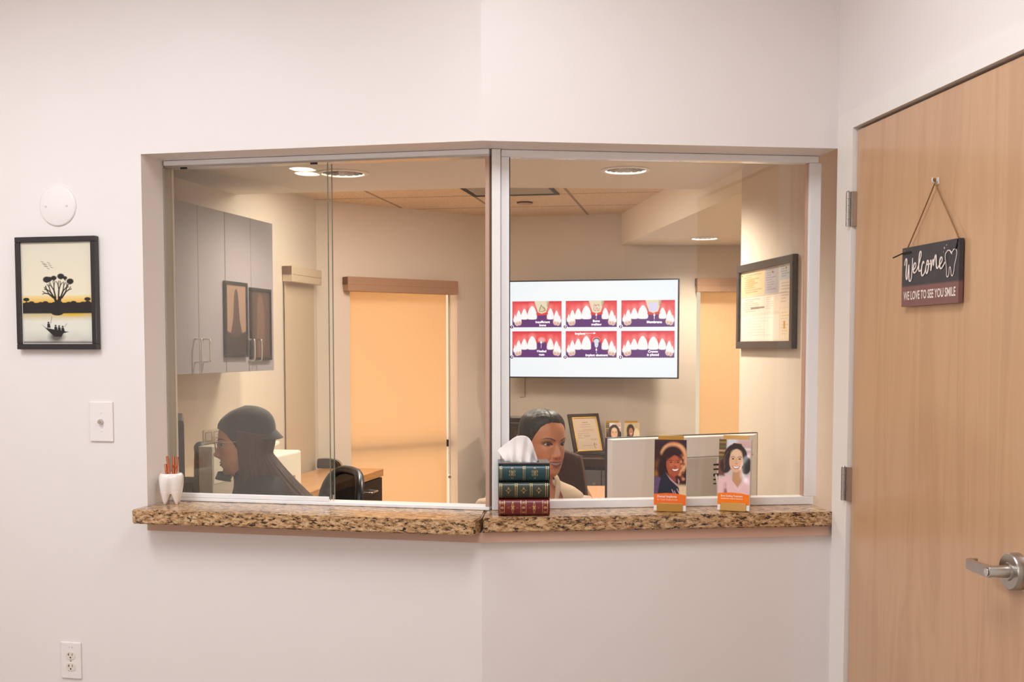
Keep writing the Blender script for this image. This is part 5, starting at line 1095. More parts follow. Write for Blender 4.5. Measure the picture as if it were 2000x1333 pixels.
# small side table with wood top
sx0 = at_y(1141, 951, 5.72).x
stb = thing('side_table', 'small light wood side table behind the smiling woman', 'table', (sx0+.01, 5.16, 0))
bb = MB(); bb.box(0, .50, 0, .56, .70, .742, M_desk, .003); bb.build('top', stb)
for (x, y) in ((.03, .03), (.47, .03), (.03, .53), (.47, .53)): bb = MB(); bb.box(x-.02, x+.02, y-.02, y+.02, 0, .70, M_dark, .002); bb.build('leg', stb)
# dark credenza under the television
ctz = .756; cA = WBR.p2(.04); 
cb = thing('credenza', 'dark wood credenza with grey doors under the television', 'credenza', on(WBR, .04, 0), WBR.ang); CLN = 1.06
M_cgrey = mat('credenza_grey_door', (88,82,80), .4)
bb = MB(); bb.box(0, CLN, -.42, -.01, ctz-.052, ctz, M_dwood, .003); bb.build('top', cb)
bb = MB(); bb.box(.012, CLN-.012, -.395, -.012, .06, ctz-.0525, M_dwood); bb.box(.03, CLN-.03, -.36, -.02, 0, .06, M_black); bb.build('body', cb)
for i in range(3):
    x0 = .014+i*(CLN-.028)/3; bb = MB(); bb.box(x0+.002, x0+(CLN-.028)/3-.002, -.412, -.3955, .07, ctz-.075, M_cgrey, .002); d_ = bb.build('door', cb); bb = MB(); bb.tube([(x0+.30, -.4125, .60), (x0+.30, -.424, .60)], .009, M_chrome, 14); bb.build('knob', d_)
# dark storage box behind the smiling woman's head
sbx = at_z(1003, 889, ctz); sbt = at_y(1003, 815, sbx.y)
st_ = thing('storage_box', 'dark brown storage box on the dark credenza behind the smiling woman', 'box', (sbx.x-.01, sbx.y+.06, ctz), WBR.ang); hh = sbt.z-ctz
bb = MB(); bb.box(-.07, .07, -.08, .08, .0005, hh*.86, M_dwood, .003); bb.build('body', st_); bb = MB(); bb.box(-.074, .074, -.084, .084, hh*.86, hh, M_dwood, .003); bb.build('lid', st_)
# framed certificate leaning back
cz = at_z(1154, 890.5, ctz); CWD, CHT, lean, yw = .226, .270, math.radians(20), math.radians(28)
cfm = thing('certificate_frame', 'framed certificate in dark wood and gold standing on the dark credenza', 'certificate', (cz.x, cz.y, ctz+.0064), 0, rot=(0, 0, yw))
bb = MB(); frame4(bb, CWD, CHT, .022, -.001, .016, M_dwood, .002); f1 = bb.build('frame', cfm); f1.rotation_euler.x = -lean
bb = MB(); frame4(bb, CWD-.044, CHT-.044, .0085, -.003, .006, mat('gold_leaf', (236,190,90), .3, metal=.7)); f2 = bb.build('gold_slip', cfm); f2.rotation_euler.x = -lean; f2.location = Matrix.Rotation(-lean, 4, 'X') @ Vector((0, 0, .022))
aw, ah = CWD-.061, CHT-.061; A = Art(aw, ah, 110, 150, (206,182,162)); r = random.Random(3)
for i, (a, e, y, c_) in enumerate(((.15,.85,.40,(150,60,50)), (.35,.8,.36,(120,80,70)), (.08,.62,.47,(120,96,84)), (.08,.28,.53,(120,96,84)), (.34,.66,.54,(90,70,60)), (.08,.22,.58,(120,96,84)), (.36,.6,.58,(60,46,40)), (.08,.35,.62,(130,106,94)), (.6,.95,.66,(150,110,96)), (.66,.92,.69,(150,120,106)), (.22,.66,.86,(130,100,90)), (.3,.7,.2,(120,90,80)), (.25,.75,.27,(140,110,96)))): A.line([(a*aw, y*ah), (e*aw, y*ah)], .0022, c_, op=.75)
A.line([(.78*aw, .78*ah), (.73*aw, .84*ah), (.75*aw, .92*ah), (.80*aw, .95*ah)], .003, (50,48,70)); A.line([(.74*aw, .83*ah), (.84*aw, .82*ah), (.80*aw, .86*ah), (.88*aw, .84*ah)], .0014, (60,58,80))
o_ = A.build('certificate_sheet', M_doc, cfm, thick=.002); o_.rotation_euler.x = -lean; o_.location = Matrix.Rotation(-lean, 4, 'X') @ Vector((0, .001, .0305))
bb = MB(); bb.box(-.02, .02, .012, .016, .02, .20, M_dwood, 0, Matrix.Translation((0, .085, 0)) @ Matrix.Rotation(.12, 4, 'X')); bb.build('easel_leg', cfm)
# two brochure holders on the credenza
h1_ = at_z(1199.5, 896, ctz); h2_ = at_z(1235, 896, ctz)
def art_dog():
    A = Art(BRW, BRH, 70, 150, (214,190,150)); w, h = BRW, BRH; A.put(A.noise(9, 6)*.5, (150,130,80)); A.ell(.42*w, .22*h, .26*w, .18*h, (62,36,30), blur=.003); A.ell(.36*w, .4*h, .2*w, .16*h, (70,42,34), blur=.003); A.ell(.44*w, .26*h, .13*w, .115*h, (196,130,96), blur=.002); A.ell(.42*w, .6*h, .42*w, .2*h, (120,70,60), blur=.003); A.ell(.80*w, .36*h, .19*w, .2*h, (236,216,180), blur=.003); A.ell(.84*w, .48*h, .08*w, .04*h, (150,110,80), blur=.003); A.ell(.82*w, .6*h, .2*w, .2*h, (226,200,160), blur=.003)
    for ex_ in (.40, .49): A.ell(ex_*w, .25*h, .02*w, .007*h, (60,36,30))
    A.ell(.45*w, .31*h, .045*w, .012*h, (250,240,236)); orange(A, w, h, (240,120,40)); return A
holder((h1_.x, h1_.y, ctz+.0004), .16, 'small gold brochure holder on the dark credenza beside the certificate', 'brochures with a dark haired woman on the credenza beside the certificate', art_bob, ('Bone Grafting Treatment', ''), True)
holder((h2_.x, h2_.y, ctz+.0004), .10, 'small gold brochure holder on the dark credenza farther from the certificate', 'brochures with a woman and a pale dog on the dark credenza', art_dog, ('', ''), True)
# television cable on the wall
cbx = WBR.loc(1025, 745, .006); cbe = WBR.loc(1025, 776, .006); cbl = WBR.loc(1016, 776, .006)
t = thing('cable', 'thin pale cable hanging below the television', 'cable', on(WBR, cbx[0], cbe[1], .0), WBR.ang); bb = MB(); bb.tube([(0, -.004, cbx[1]-cbe[1]+.03), (0, -.004, .0), (cbl[0]-cbx[0], -.004, 0)], .003, mat('cable_beige', (176,150,128), .5), 6); bb.build('wire', t)
# ---- chairs
def office_chair(loc, rz, lb, top, wid, m_back, m_frame, mesh_back, back_lean=.12, hgt=.5, st=.40):
    t = thing('office_chair', lb, 'chair', loc, rz)
    bb = MB(); bb.box(-.23, .23, -.22, .22, st-.07, st, m_back, .03, seg=3); bb.build('seat', t)
    bh = hgt; z0 = top-bh; loop = []
    for i in range(40):
        a = 2*PI*i/40; c_, s_ = math.cos(a), math.sin(a); x = wid/2*math.copysign(abs(c_)**.62, c_); z = z0+bh/2+bh/2*math.copysign(abs(s_)**.72, s_); y = -.235-.05*(1-(2*x/wid)**2)+.0-(z-z0)*back_lean; loop.append((x, y, z))
    if mesh_back: bb = MB(); bb.tube(loop, .017, m_frame, 10, closed=True); bb.build('back_frame', t)
    b_ = bmesh.new(); N = 18; G = []
    for i in range(N+1):
        row = []
        for j in range(N+1):
            u_, v_ = -1+2*i/N, -1+2*j/N; r_ = max(abs(u_), abs(v_)); k = 1.
            n_ = math.hypot(u_, v_); f_ = (r_/n_) if n_ > 0 else 1; uu, vv = u_*f_**.42, v_*f_**.42
            x = wid/2*uu*.985; z = z0+bh/2+bh/2*vv*.985; y = -.235-.05*(1-(2*x/wid)**2)-(z-z0)*back_lean; row.append(b_.verts.new((x, y, z)))
        G.append(row)
    for i in range(N):
        for j in range(N): b_.faces.new((G[i][j], G[i+1][j], G[i+1][j+1], G[i][j+1]))
    bb = MB(); bb.add(b_, m_back if not mesh_back else mesh_back, smooth=True); o = bb.build('backrest', t); sd = o.modifiers.new('s', 'SOLIDIFY'); sd.thickness = .004 if mesh_back else .045; sd.offset = 0
    bb = MB(); bb.tube(smooth_pts([(0, -.20, st-.06), (0, -.29, st-.03), (0, -.32, z0+.1), (0, -.31-(.2)*back_lean, z0+.2)], 5), .02, m_frame, 10); bb.build('back_support', t)
    for s_ in (-1, 1):
        bb = MB(); bb.tube(smooth_pts([(s_*.20, .0, st-.05), (s_*.275, .0, st-.03), (s_*.285, -.01, .58)], 5), .015, m_frame, 8); bb.box(s_*.285-.035, s_*.285+.035, -.13, .10, .58, .606, m_frame, .01); bb.build('armrest', t)
    bb = MB(); bb.lathe([(0, .08), (.028, .08), (.026, .24), (.02, .24), (.02, st-.07), (0, st-.07)], m_frame, 16); bb.build('gas_post', t)
    for i in range(5):
        a = 2*PI*i/5+.3; e = (.28*math.cos(a), .28*math.sin(a)); bb = MB(); bb.tube([(0, 0, .10), (e[0], e[1], .075)], [.026, .016], m_frame, 8); lg = bb.build('leg', t); bb = MB(); bb.lathe([(0, -.016), (.026, -.016), (.028, 0), (.026, .016), (0, .016)], M_black, 16, Matrix.Translation((e[0], e[1], .0285)) @ Matrix.Rotation(a, 4, 'Z') @ Matrix.Rotation(PI/2, 4, 'X')); bb.build('caster', lg)
    return t
def mesh_fabric():
    m = bpy.data.materials.new('chair_mesh'); m.use_nodes = True; nt = m.node_tree; p = nt.nodes['Principled BSDF']; p.inputs['Base Color'].default_value = (.012, .01, .01, 1); p.inputs['Roughness'].default_value = .8
    mp = mapping(nt, (1, 1, 1)); ck = nt.nodes.new('ShaderNodeTexChecker'); ck.inputs['Scale'].default_value = 500; nt.links.new(mp.outputs[0], ck.inputs['Vector'])
    mu = nt.nodes.new('ShaderNodeMath'); mu.operation = 'MULTIPLY_ADD'; mu.inputs[1].default_value = .35; mu.inputs[2].default_value = .62; nt.links.new(ck.outputs['Fac'], mu.inputs[0]); nt.links.new(mu.outputs[0], p.inputs['Alpha']); return m
c1_ = at_y(646, 923, 4.42)
office_chair((c1_.x-.20, 4.33, 0), math.radians(118), 'black mesh-back office chair of the woman in the dark cap', c1_.z, .44, mat('chair_black', (18,15,15), .6), mat('chair_frame_black', (14,12,12), .35), mesh_fabric(), .06, .46)
c2_ = at_y(1105, 887.5, 4.57)
office_chair((.172, 4.305, 0), math.radians(188), 'brown leather office chair of the smiling woman', c2_.z+.03, .345, mat('chair_brown_leather', (64,28,9), .55, spec=.25), mat('chair_frame_black'), None, .06, .56, .385)
# ================================================================== PEOPLE
HT = np.array([  # z, half width, front y, back y
 (.118,.002,-.008,-.012),(.1169,.0135,.006,-.027),(.1138,.0265,.0225,-.0455),(.105,.045,.045,-.068),(.090,.059,.064,-.085),(.070,.068,.0785,-.096),(.050,.0725,.0865,-.101),
 (.030,.0742,.0900,-.102),(.015,.0738,.0915,-.101),(.000,.0725,.0875,-.098),(-.020,.0708,.0880,-.092),(-.040,.0680,.0885,-.085),(-.055,.0645,.0890,-.078),
 (-.070,.0600,.0875,-.071),(-.085,.0540,.0850,-.066),(-.100,.0460,.0815,-.063),(-.111,.0395,.0745,-.062),(-.117,.0370,.0620,-.062)])
YC = -.01
def gs(x, s): return np.exp(-(x/s)**2)
def head_base(z, a):
    zz = HT[::-1, 0]; w = np.interp(z, zz, HT[::-1, 1]); f = np.interp(z, zz, HT[::-1, 2]); b = np.interp(z, zz, HT[::-1, 3])
    c, s = np.cos(a), np.sin(a); x = w*np.sign(s)*np.abs(s)**.92
    y = np.where(c > 0, YC+(f-YC)*np.abs(c)**.92, YC-(YC-b)*np.abs(c)); return x, y
def smooth_table():
    global HT
    z = np.concatenate([np.linspace(.118, .112, 9), np.linspace(.110, -.117, 60)[0:]]); t = HT[::-1]
    out = np.array([[v]+[np.interp(v, t[:, 0], t[:, k]) for k in (1, 2, 3)] for v in z])
    for _ in range(2): out[2:-1, 1:] = (out[1:-2, 1:]+2*out[2:-1, 1:]+out[3:, 1:])/4 if len(out[3:]) == len(out[2:-1]) else out[2:-1, 1:]
    HT = out
smooth_table()
NOSE_Z = np.array([-.056,-.052,-.048,-.044,-.038,-.032,-.022,-.010,.004,.012]); NOSE_H = np.array([0,.003,.009,.0175,.0235,.0225,.0165,.010,.0045,0])
def face(nA, nZ, P):
    """grid of head points in head space (face +y) with skin colours"""
    ua = np.linspace(-1, 1, nA, endpoint=False); A_ = PI*(.42*ua+.58*ua**3)   # denser in front
    zz = np.concatenate([.118-.020*np.linspace(0, 1, 8)**1.6, np.linspace(.095, .026, 20), np.linspace(.0235, -.016, 42), np.linspace(-.0178, -.092, 62)[0:], np.linspace(-.0945, -.117, 14)])
    Aa, Z = np.meshgrid(A_, zz); X, Y = head_base(Z, Aa); fr = np.clip(np.cos(Aa)*3, 0, 1)
    hw = np.interp(Z, [-.056, -.044, -.036, -.025, -.005, .012], [.011, .0115, .0105, .0082, .0062, .007])
    Y = Y + np.interp(Z, NOSE_Z, NOSE_H)*P.get('nose', 1)*gs(X, hw)*fr
    for s in (-1, 1):
        Y = Y + fr*(.0065*gs(X-s*.0135, .0055)*gs(Z+.0425, .0055) - .0085*gs(X-s*.031, .015)*gs(Z-.001, .0095) + .0032*gs(X-s*.029, .019)*gs(Z-.0185, .006) + .004*gs(X-s*.043, .016)*gs(Z+.024, .014) - .0015*gs(X-s*.030, .008)*gs(Z+.062, .012))
        Y = Y - fr*.003*P.get('smile', 0)*gs(X-s*(.024+.4*np.maximum(0, -.046-Z)), .0035)*gs(Z+.056, .012) + fr*.004*P.get('smile', 0)*gs(X-s*.034, .011)*gs(Z+.044, .012)
    sm = P.get('smile', 0); mw = .0215+.0055*sm; zm = -.0695+sm*10*X*X; ml = np.clip(1-(X/mw)**2, 0, 1)
    opn = .0036*sm*ml
    up = Z-(zm+opn); lo = (zm-opn)-Z
    Y = Y + fr*(.0052*np.exp(-((up-.0038)/.0036)**2)*ml**.6 + .0066*np.exp(-((lo-.0050)/.0046)**2)*ml**.6 - .0040*np.exp(-((Z-zm)/(.0018+opn))**2)*ml**.5*1.0)
    Y = Y + fr*(-.0028*gs(X, .016)*gs(Z+.0885, .0045) + .0045*gs(X, .014)*gs(Z+.104, .008) - .0012*gs(X, .0025)*gs(Z+.0585, .005))
    X = X*(1+0*Z)
    # eyes
    ex, er = .0312, .0122; ey = P['ey'] = .0655; op = P.get('open', 1.)
    eye = np.zeros_like(X)
    for s in (-1, 1):
        dx = X-s*ex; dz = Z-.0005-.06*s*dx; r2 = dx*dx+dz*dz; sph = np.where(r2 < (er+.0009)**2, np.sqrt(np.maximum(0, (er+.0009)**2-r2)), 0)
        inl = (r2 < (er*1.02)**2) & (Y > 0); Y = np.where(inl, np.maximum(Y, ey+sph), Y)
        k = np.clip(1-(dx/.0140)**2, 0, 1); alm = (dz < .0062*op*k) & (dz > -.0046*op*k) & (Y > 0); Y = np.where(alm, ey+np.sqrt(np.maximum(0, er**2-np.minimum(r2, er**2)))-.0022, Y); eye = np.where(alm, 1, eye)
        P.setdefault('eyes', []).append((s*ex, ey, .0005))
    # colours
    S = np.array(lin(P['skin'])); C = np.zeros(X.shape+(3,)); C[:] = S
    def paint(m, c): 
        nonlocal C
        m = np.clip(m, 0, 1)[..., None]; C = C*(1-m)+np.array(lin(c))*m
    for s in (-1, 1):
        paint(.55*P.get('blush', .4)*gs(X-s*.046, .018)*gs(Z+.030, .014)*fr, P.get('blushc', (196,110,86)))
        dx = X-s*ex; t = s*dx
        paint(P.get('shadow', .0)*fr*gs(dx-s*.004, .018)*np.clip(gs(Z-.0085, .0075), 0, 1), (92,66,60))
        paint(P.get('shadow', .0)*.8*fr*gs(dx-s*.012, .008)*gs(Z-.004, .005), (54,36,34))
        k = np.clip(1-(dx/.0148)**2, 0, 1); zu = .0062*op*k+.0005+.06*s*dx
        paint(P.get('liner', .8)*fr*(np.abs(Z-zu-.0007) < .0012)*(np.abs(dx) < .0155), (22,14,14)); zl = -.0046*op*k+.0005+.06*s*dx
        paint(P.get('liner', .8)*.6*fr*(np.abs(Z-zl+.0004) < .0008)*(np.abs(dx) < .0145), (40,26,24))
        bz = .0175+.0062*np.clip(1-((t-.006)/.022)**2, -1, 1)-.0015; bt = np.interp(t, [-.020, -.012, .010, .024], [.0014, .0030, .0022, .0004])
        paint(.92*fr*np.clip((bt-np.abs(Z-bz))/.0008+.5, 0, 1)*(t > -.0205)*(t < .0245), P.get('brow', (40,24,20)))
        paint(.7*fr*gs(X-s*.0075, .0038)*gs(Z+.0490, .0022), (70,32,26))
    lip = (np.clip((.0068*(ml**.5)*(1-.20*gs(X, .004))-up)/.0009+.5, 0, 1)*(Z >= zm) + np.clip((.0092*ml**.6-lo)/.0009+.5, 0, 1)*(Z < zm))*(ml > .02)*fr
    paint(lip*.88, P.get('lip', (150,72,66)))
    if sm > 0: paint(fr*np.clip((opn*1.0-np.abs(Z-zm))/.0006+.5, 0, 1)*(ml > .06)*(np.abs(X) < mw*.86), (240,230,222)); paint(fr*np.clip((opn-np.abs(Z-zm+opn*.9))/.0006, 0, 1)*(ml > .04)*.35, (110,44,40))
    paint(fr*.75*np.clip((.0010-np.abs(Z-zm+opn))/.0006, 0, 1)*(ml > .0)*(np.abs(X) < mw), (96,38,34))
    return X, Y, Z, C, Aa
def body_rows(nA, rows):
    """torso rings in body space: z, half width, front, back, centre y"""
    ua = np.linspace(-1, 1, nA, endpoint=False); A_ = PI*(.42*ua+.58*ua**3); R = []
    for (z, w, f, b, yc, p) in rows:
        c, s = np.cos(A_), np.sin(A_); R.append(np.stack([w*np.sign(s)*np.abs(s)**p, yc+np.where(c > 0, f, b)*np.sign(c)*np.abs(c)**p, np.full_like(A_, z)], -1))
    return np.array(R)
TORSO = [(.035,.058,.050,.058,-.012,1.),(.010,.070,.056,.064,-.014,1.),(-.008,.098,.062,.072,-.016,1.),(-.026,.142,.068,.084,-.016,.9),(-.048,.172,.078,.092,-.014,.85),(-.080,.186,.092,.098,-.010,.8),(-.130,.184,.112,.102,-.006,.78),(-.20,.166,.122,.100,.0,.8),(-.30,.142,.108,.092,.0,.82),(-.39,.146,.112,.100,.0,.82),(-.47,.172,.126,.124,.0,.82),(-.54,.176,.14,.145,.0,.82),(-.575,.15,.12,.13,.0,.82)]
def lerp_rows(rows, n):
    R = np.array(rows); t = np.linspace(0, len(R)-1, n); out = np.stack([np.interp(t, np.arange(len(R)), R[:, k]) for k in range(R.shape[1])], -1)
    for _ in range(3): out[1:-1] = (out[:-2]+2*out[1:-1]+out[2:])/4
    return out
def grid_mesh(bm_, G, mi=0, closed=True, mask=None, smooth=True):
    n, k, _ = G.shape; vs = [[bm_.verts.new(G[i, j]) for j in range(k)] for i in range(n)]
    for i in range(n-1):
        for j in range(k if closed else k-1):
            if mask is not None and not mask[i, j]: continue
            f = bm_.faces.new((vs[i][j], vs[i+1][j], vs[i+1][(j+1) % k], vs[i][(j+1) % k])); f.smooth = smooth; f.material_index = mi
    return vs
def person(name, label, root, headM, bodyM, P, armsL, legs):
    ROOT = Vector(root); t = thing(name, label, 'person', ROOT); T = Matrix.Translation(-ROOT)
    nA = 150; X, Y, Z, C, Aa = face(nA, 0, P); G = np.stack([X, Y, Z], -1)
    def tf(G, M): 
        S = G.shape; H = np.concatenate([G.reshape(-1, 3), np.ones((G.size//3, 1))], 1); return (H @ np.array(T @ M).T)[:, :3].reshape(S)
    Hh = tf(G, headM)
    neck = [(-.121,.040,.056,.052,YC,1.),(-.125,.046,.040,.052,YC-.002,1.),(-.132,.0495,.033,.054,YC-.006,1.),(-.145,.0505,.034,.055,YC-.012,1.)]
    Nk = tf(body_rows(nA, neck), headM)
    Bd = tf(body_rows(nA, lerp_rows(TORSO, 34)), bodyM)
    mid = np.array([Nk[-1]*(1-s)+Bd[0]*s for s in (.25, .5, .75)])
    full = np.concatenate([Hh, Nk, mid, Bd], 0); bm_ = bmesh.new(); lay = bm_.verts.layers.float_color.new('Col'); vs = grid_mesh(bm_, full); bm_.faces.new([v for v in vs[0]][::-1]); bm_.faces.new(vs[-1])
    col = {}; S = np.array(lin(P['skin']))
    for i in range(Hh.shape[0]):
        for j in range(nA): col[vs[i][j]] = C[i, j]
    # ears, arms, hands, legs joined into the same body
    tmp = MB(); TM = T @ headM
    for s in (-1, 1):
        pts = [(s*.0715, -.004, -.028), (s*.0765, -.010, -.015), (s*.0815, -.020, .004), (s*.0800, -.022, .018), (s*.0745, -.012, .022), (s*.072, -.004, .012)]
        tmp.tube(smooth_pts(pts, 4), .0048, None, 8, M=TM); tmp.tube(smooth_pts([(s*.072, -.006, -.022), (s*.0735, -.012, -.005), (s*.073, -.012, .012)], 4), [.007]*4+[.0085]*5, None, 8, M=TM)
    for arm in armsL:
        sh, el, wr, hd = [Vector(p)-ROOT for p in arm['pts']]
        pts = smooth_pts([sh, sh.lerp(el, .5), el, el.lerp(wr, .5), wr], 5); rr = np.interp(np.linspace(0, 1, len(pts)), [0, .25, .5, .62, .85, 1], [.046, .044, .037, .039, .030, .025]); tmp.tube(pts, list(rr), None, 14)
        f = (hd-wr).normalized(); up = Vector(arm.get('up', (0, 0, 1))); sd = f.cross(up).normalized(); up = sd.cross(f); side = arm['side']
        HM = Matrix(((sd.x*side, f.x, up.x, wr.x), (sd.y*side, f.y, up.y, wr.y), (sd.z*side, f.z, up.z, wr.z), (0, 0, 0, 1)))
        palm = [[(w_*math.cos(2*PI*k/16), y_, .001+h_*math.sin(2*PI*k/16)) for k in range(16)] for y_, w_, h_ in ((-.01,.024,.019), (.01,.028,.017), (.04,.038,.0145), (.07,.041,.013), (.088,.040,.011), (.094,.034,.008))]
        tmp.loft(palm, None, HM)
        for (x0, l, sp_, cu) in ((-.029, .074, -.10, .5), (-.0098, .084, -.03, .42), (.0098, .078, .03, .46), (.0285, .060, .11, .55)):
            p0 = Vector((x0, .082, .001)); d = Vector((math.sin(sp_), math.cos(sp_), .10)); pts = [p0]; a_ = .12
            for q_, fr_ in enumerate((.42, .33, .25)): a_ -= cu*(.5+.35*q_); pts.append(pts[-1]+Vector((math.sin(sp_)*math.cos(a_), math.cos(sp_)*math.cos(a_), math.sin(a_)))*l*fr_)
            tmp.tube(smooth_pts(pts, 4), list(np.interp(np.linspace(0, 1, 13), [0, .4, .8, 1], [.0092, .0084, .0074, .0052])), None, 10, M=HM)
        tmp.tube(smooth_pts([(-.022, .018, -.002), (-.046, .042, -.006), (-.056, .066, -.012), (-.055, .088, -.018)], 4), list(np.interp(np.linspace(0, 1, 13), [0, .5, .85, 1], [.0135, .0108, .0090, .006])), None, 10, M=HM)
    for lg in legs:
        hp, kn, an = [Vector(p)-ROOT for p in lg]; pts = smooth_pts([hp, hp.lerp(kn, .5), kn, kn.lerp(an, .5), an], 5); tmp.tube(pts, list(np.interp(np.linspace(0, 1, len(pts)), [0, .4, .5, .65, 1], [.084, .066, .056, .052, .034])), None, 16)
    vm = {v: bm_.verts.new(v.co) for v in tmp.bm.verts}
    for f in tmp.bm.faces: g = bm_.faces.new([vm[v] for v in f.verts]); g.smooth = True
    tmp.bm.free(); bmesh.ops.recalc_face_normals(bm_, faces=bm_.faces)
    bm_.verts.index_update()
    for v in bm_.verts: c = col.get(v, S); v[lay] = (c[0], c[1], c[2], 1)
    me = bpy.data.meshes.new('body'); bm_.to_mesh(me); bm_.free(); me.materials.append(M_skin); o = bpy.data.objects.new('body', me); COL.objects.link(o); o.parent = t
    # eyes
    for (cx, cy, cz_) in P['eyes'][-2:]:
        b_ = bmesh.new(); bmesh.ops.create_uvsphere(b_, u_segments=32, v_segments=24, radius=.0122); L_ = b_.verts.layers.float_color.new('Col'); g = Vector(P['gaze']).normalized()
        for v in b_.verts:
            a = v.co.normalized().angle(g); c = (214,202,194)
            if a < .58: c = P.get('iris', (58,36,26))
            if a < .22: c = (10,8,8)
            if .53 < a < .62: c = (40,28,24)
            v[L_] = lin(c)+(1,)
        bmesh.ops.transform(b_, matrix=T @ headM @ Matrix.Translation((cx, cy, cz_)), verts=b_.verts)
        for f in b_.faces: f.smooth = True
        me = bpy.data.meshes.new('eye'); b_.to_mesh(me); b_.free(); me.materials.append(M_eye); e = bpy.data.objects.new('eye', me); COL.objects.link(e); e.parent = t
    return t, T, Bd, full, tf
def part_grid(name, parent, G, m, closed=True, mask=None, thick=0., sub=0):
    bm_ = bmesh.new(); grid_mesh(bm_, G, 0, closed, mask); lo = [v for v in bm_.verts if not v.link_faces]
    bmesh.ops.delete(bm_, geom=lo, context='VERTS'); bmesh.ops.recalc_face_normals(bm_, faces=bm_.faces); me = bpy.data.meshes.new(name); bm_.to_mesh(me); bm_.free(); me.materials.append(m); o = bpy.data.objects.new(name, me); COL.objects.link(o); o.parent = parent
    if sub: s = o.modifiers.new('sub', 'SUBSURF'); s.levels = s.render_levels = sub
    if thick: s = o.modifiers.new('s', 'SOLIDIFY'); s.thickness = thick; s.offset = 1
    return o
def skin_mat(name):
    m = attr_mat(name, .42, spec=.45); p = m.node_tree.nodes['Principled BSDF']; p.inputs['Subsurface Weight'].default_value = .12; p.inputs['Subsurface Radius'].default_value = (.012, .005, .003); return m
M_skin = skin_mat('skin'); M_eye = attr_mat('eye_surface', .08, coat=.6)
def hair_mat(name, c0, c1, rough=.35, sc=(160, 160, 6)):
    m = bpy.data.materials.new(name); m.use_nodes = True; nt = m.node_tree; p = nt.nodes['Principled BSDF']; mp = mapping(nt, sc); n = nt.nodes.new('ShaderNodeTexNoise'); n.inputs['Scale'].default_value = 1; n.inputs['Detail'].default_value = 4; nt.links.new(mp.outputs[0], n.inputs['Vector'])
    r = ramp(nt, [(.3, c0), (.7, c1)]); nt.links.new(n.outputs['Fac'], r.inputs[0]); nt.links.new(r.outputs[0], p.inputs['Base Color']); p.inputs['Roughness'].default_value = rough; p.inputs['Anisotropic'].default_value = .5
    b = nt.nodes.new('ShaderNodeBump'); b.inputs['Strength'].default_value = .5; b.inputs['Distance'].default_value = .004; nt.links.new(n.outputs['Fac'], b.inputs['Height']); nt.links.new(b.outputs['Normal'], p.inputs['Normal']); return m
def shell(a_deg, zs, off):
    """shell over the skull: grid of angles x heights with offset function off(a, z)"""
    A_ = np.radians(a_deg); Aa, Z = np.meshgrid(A_, zs); X, Y = head_base(Z, Aa); Pn = np.stack([X, Y, Z], -1); c = np.array([0, -.012, .005]); d = Pn-c; L = np.linalg.norm(d, axis=-1, keepdims=True); return c+d*(1+off(np.degrees(Aa), Z)[..., None]/L)
def sstep(x, a, b): t = np.clip((x-a)/(b-a), 0, 1); return t*t*(3-2*t)
# ------------------------------------------------------------------ smiling woman
HR = at_y(1060.5, 866, 4.26); hR = Matrix.Translation(HR) @ Matrix.Rotation(math.radians(214), 4, 'Z') @ Matrix.Rotation(math.radians(-1.5), 4, 'Y') @ Matrix.Rotation(math.radians(0), 4, 'X') @ Matrix.Scale(1.03, 4)
nb = Vector((HR.x-.026, HR.y+.018, HR.z-.150)); bR = Matrix.Translation(nb) @ Matrix.Rotation(math.radians(192), 4, 'Z') @ Matrix.Rotation(math.radians(-4), 4, 'X')
def bw(M, p): return M @ Vector(p)
PR_ = dict(skin=(200,128,90), smile=.9, blush=.5, blushc=(186,96,74), shadow=.95, liner=1., lip=(140,58,58), brow=(38,22,18), gaze=(.10, 1, -.02), iris=(30,19,15), open=.86)
seatz = .5
armR = [dict(pts=[bw(bR, (.165,-.01,-.075)), bw(bR, (.215,.05,-.32)), Vector((.22, 3.98, .775)), Vector((.27, 3.90, .770))], side=1), dict(pts=[bw(bR, (-.165,-.01,-.075)), bw(bR, (-.215,.04,-.32)), Vector((-.16, 3.98, .775)), Vector((-.12, 3.90, .770))], side=-1)]
hipz = nb.z-.455
legR = [[(nb.x+s*.09, nb.y+.0, hipz-.02), (nb.x+.06+s*.10, nb.y-.36, hipz+.03), (nb.x+.04+s*.10, nb.y-.33, .09)] for s in (-1, 1)]
pw, TR_, BdR, fullR, tfR = person('person', 'smiling woman with pulled-back dark hair in a beige blouse behind the book-shaped tissue box', (nb.x, nb.y, 0), hR, bR, PR_, armR, legR)
M_hair = hair_mat('hair_dark', (17,12,11), (36,25,21), .5, (14, 90, 90))
def hl(a):  # hairline height by angle from the face
    return np.interp(np.abs(a), [0, 28, 45, 58, 70, 82, 95, 120, 180], [.0745, .071, .058, .034, .006, -.020, -.036, -.055, -.072])
ag = np.linspace(-180, 180, 140, endpoint=False); zg = np.concatenate([.118-.03*np.linspace(0, 1, 14)**1.5, np.linspace(.085, -.08, 60)])
def offR(a, z):
    h = .55*sstep(z-hl(a), -.004, .008)+.45*sstep(z-hl(a), .0, .035); part = gs(a-12, 4)*sstep(z, .06, .085)*.0025; return -.006+h*(.0125+.0004*np.sin(a*2.1+40*z)) - part + .003*gs(z-.09, .03)*h
Gh = tfR(shell(ag, zg, offR), hR); Ah, Zh = np.meshgrid(ag, zg); mk = (Zh-hl(Ah)) > -.012
ho = part_grid('hair', pw, Gh, M_hair, True, mk)
bb = MB(); b_ = bmesh.new(); bmesh.ops.create_uvsphere(b_, u_segments=32, v_segments=20, radius=1)
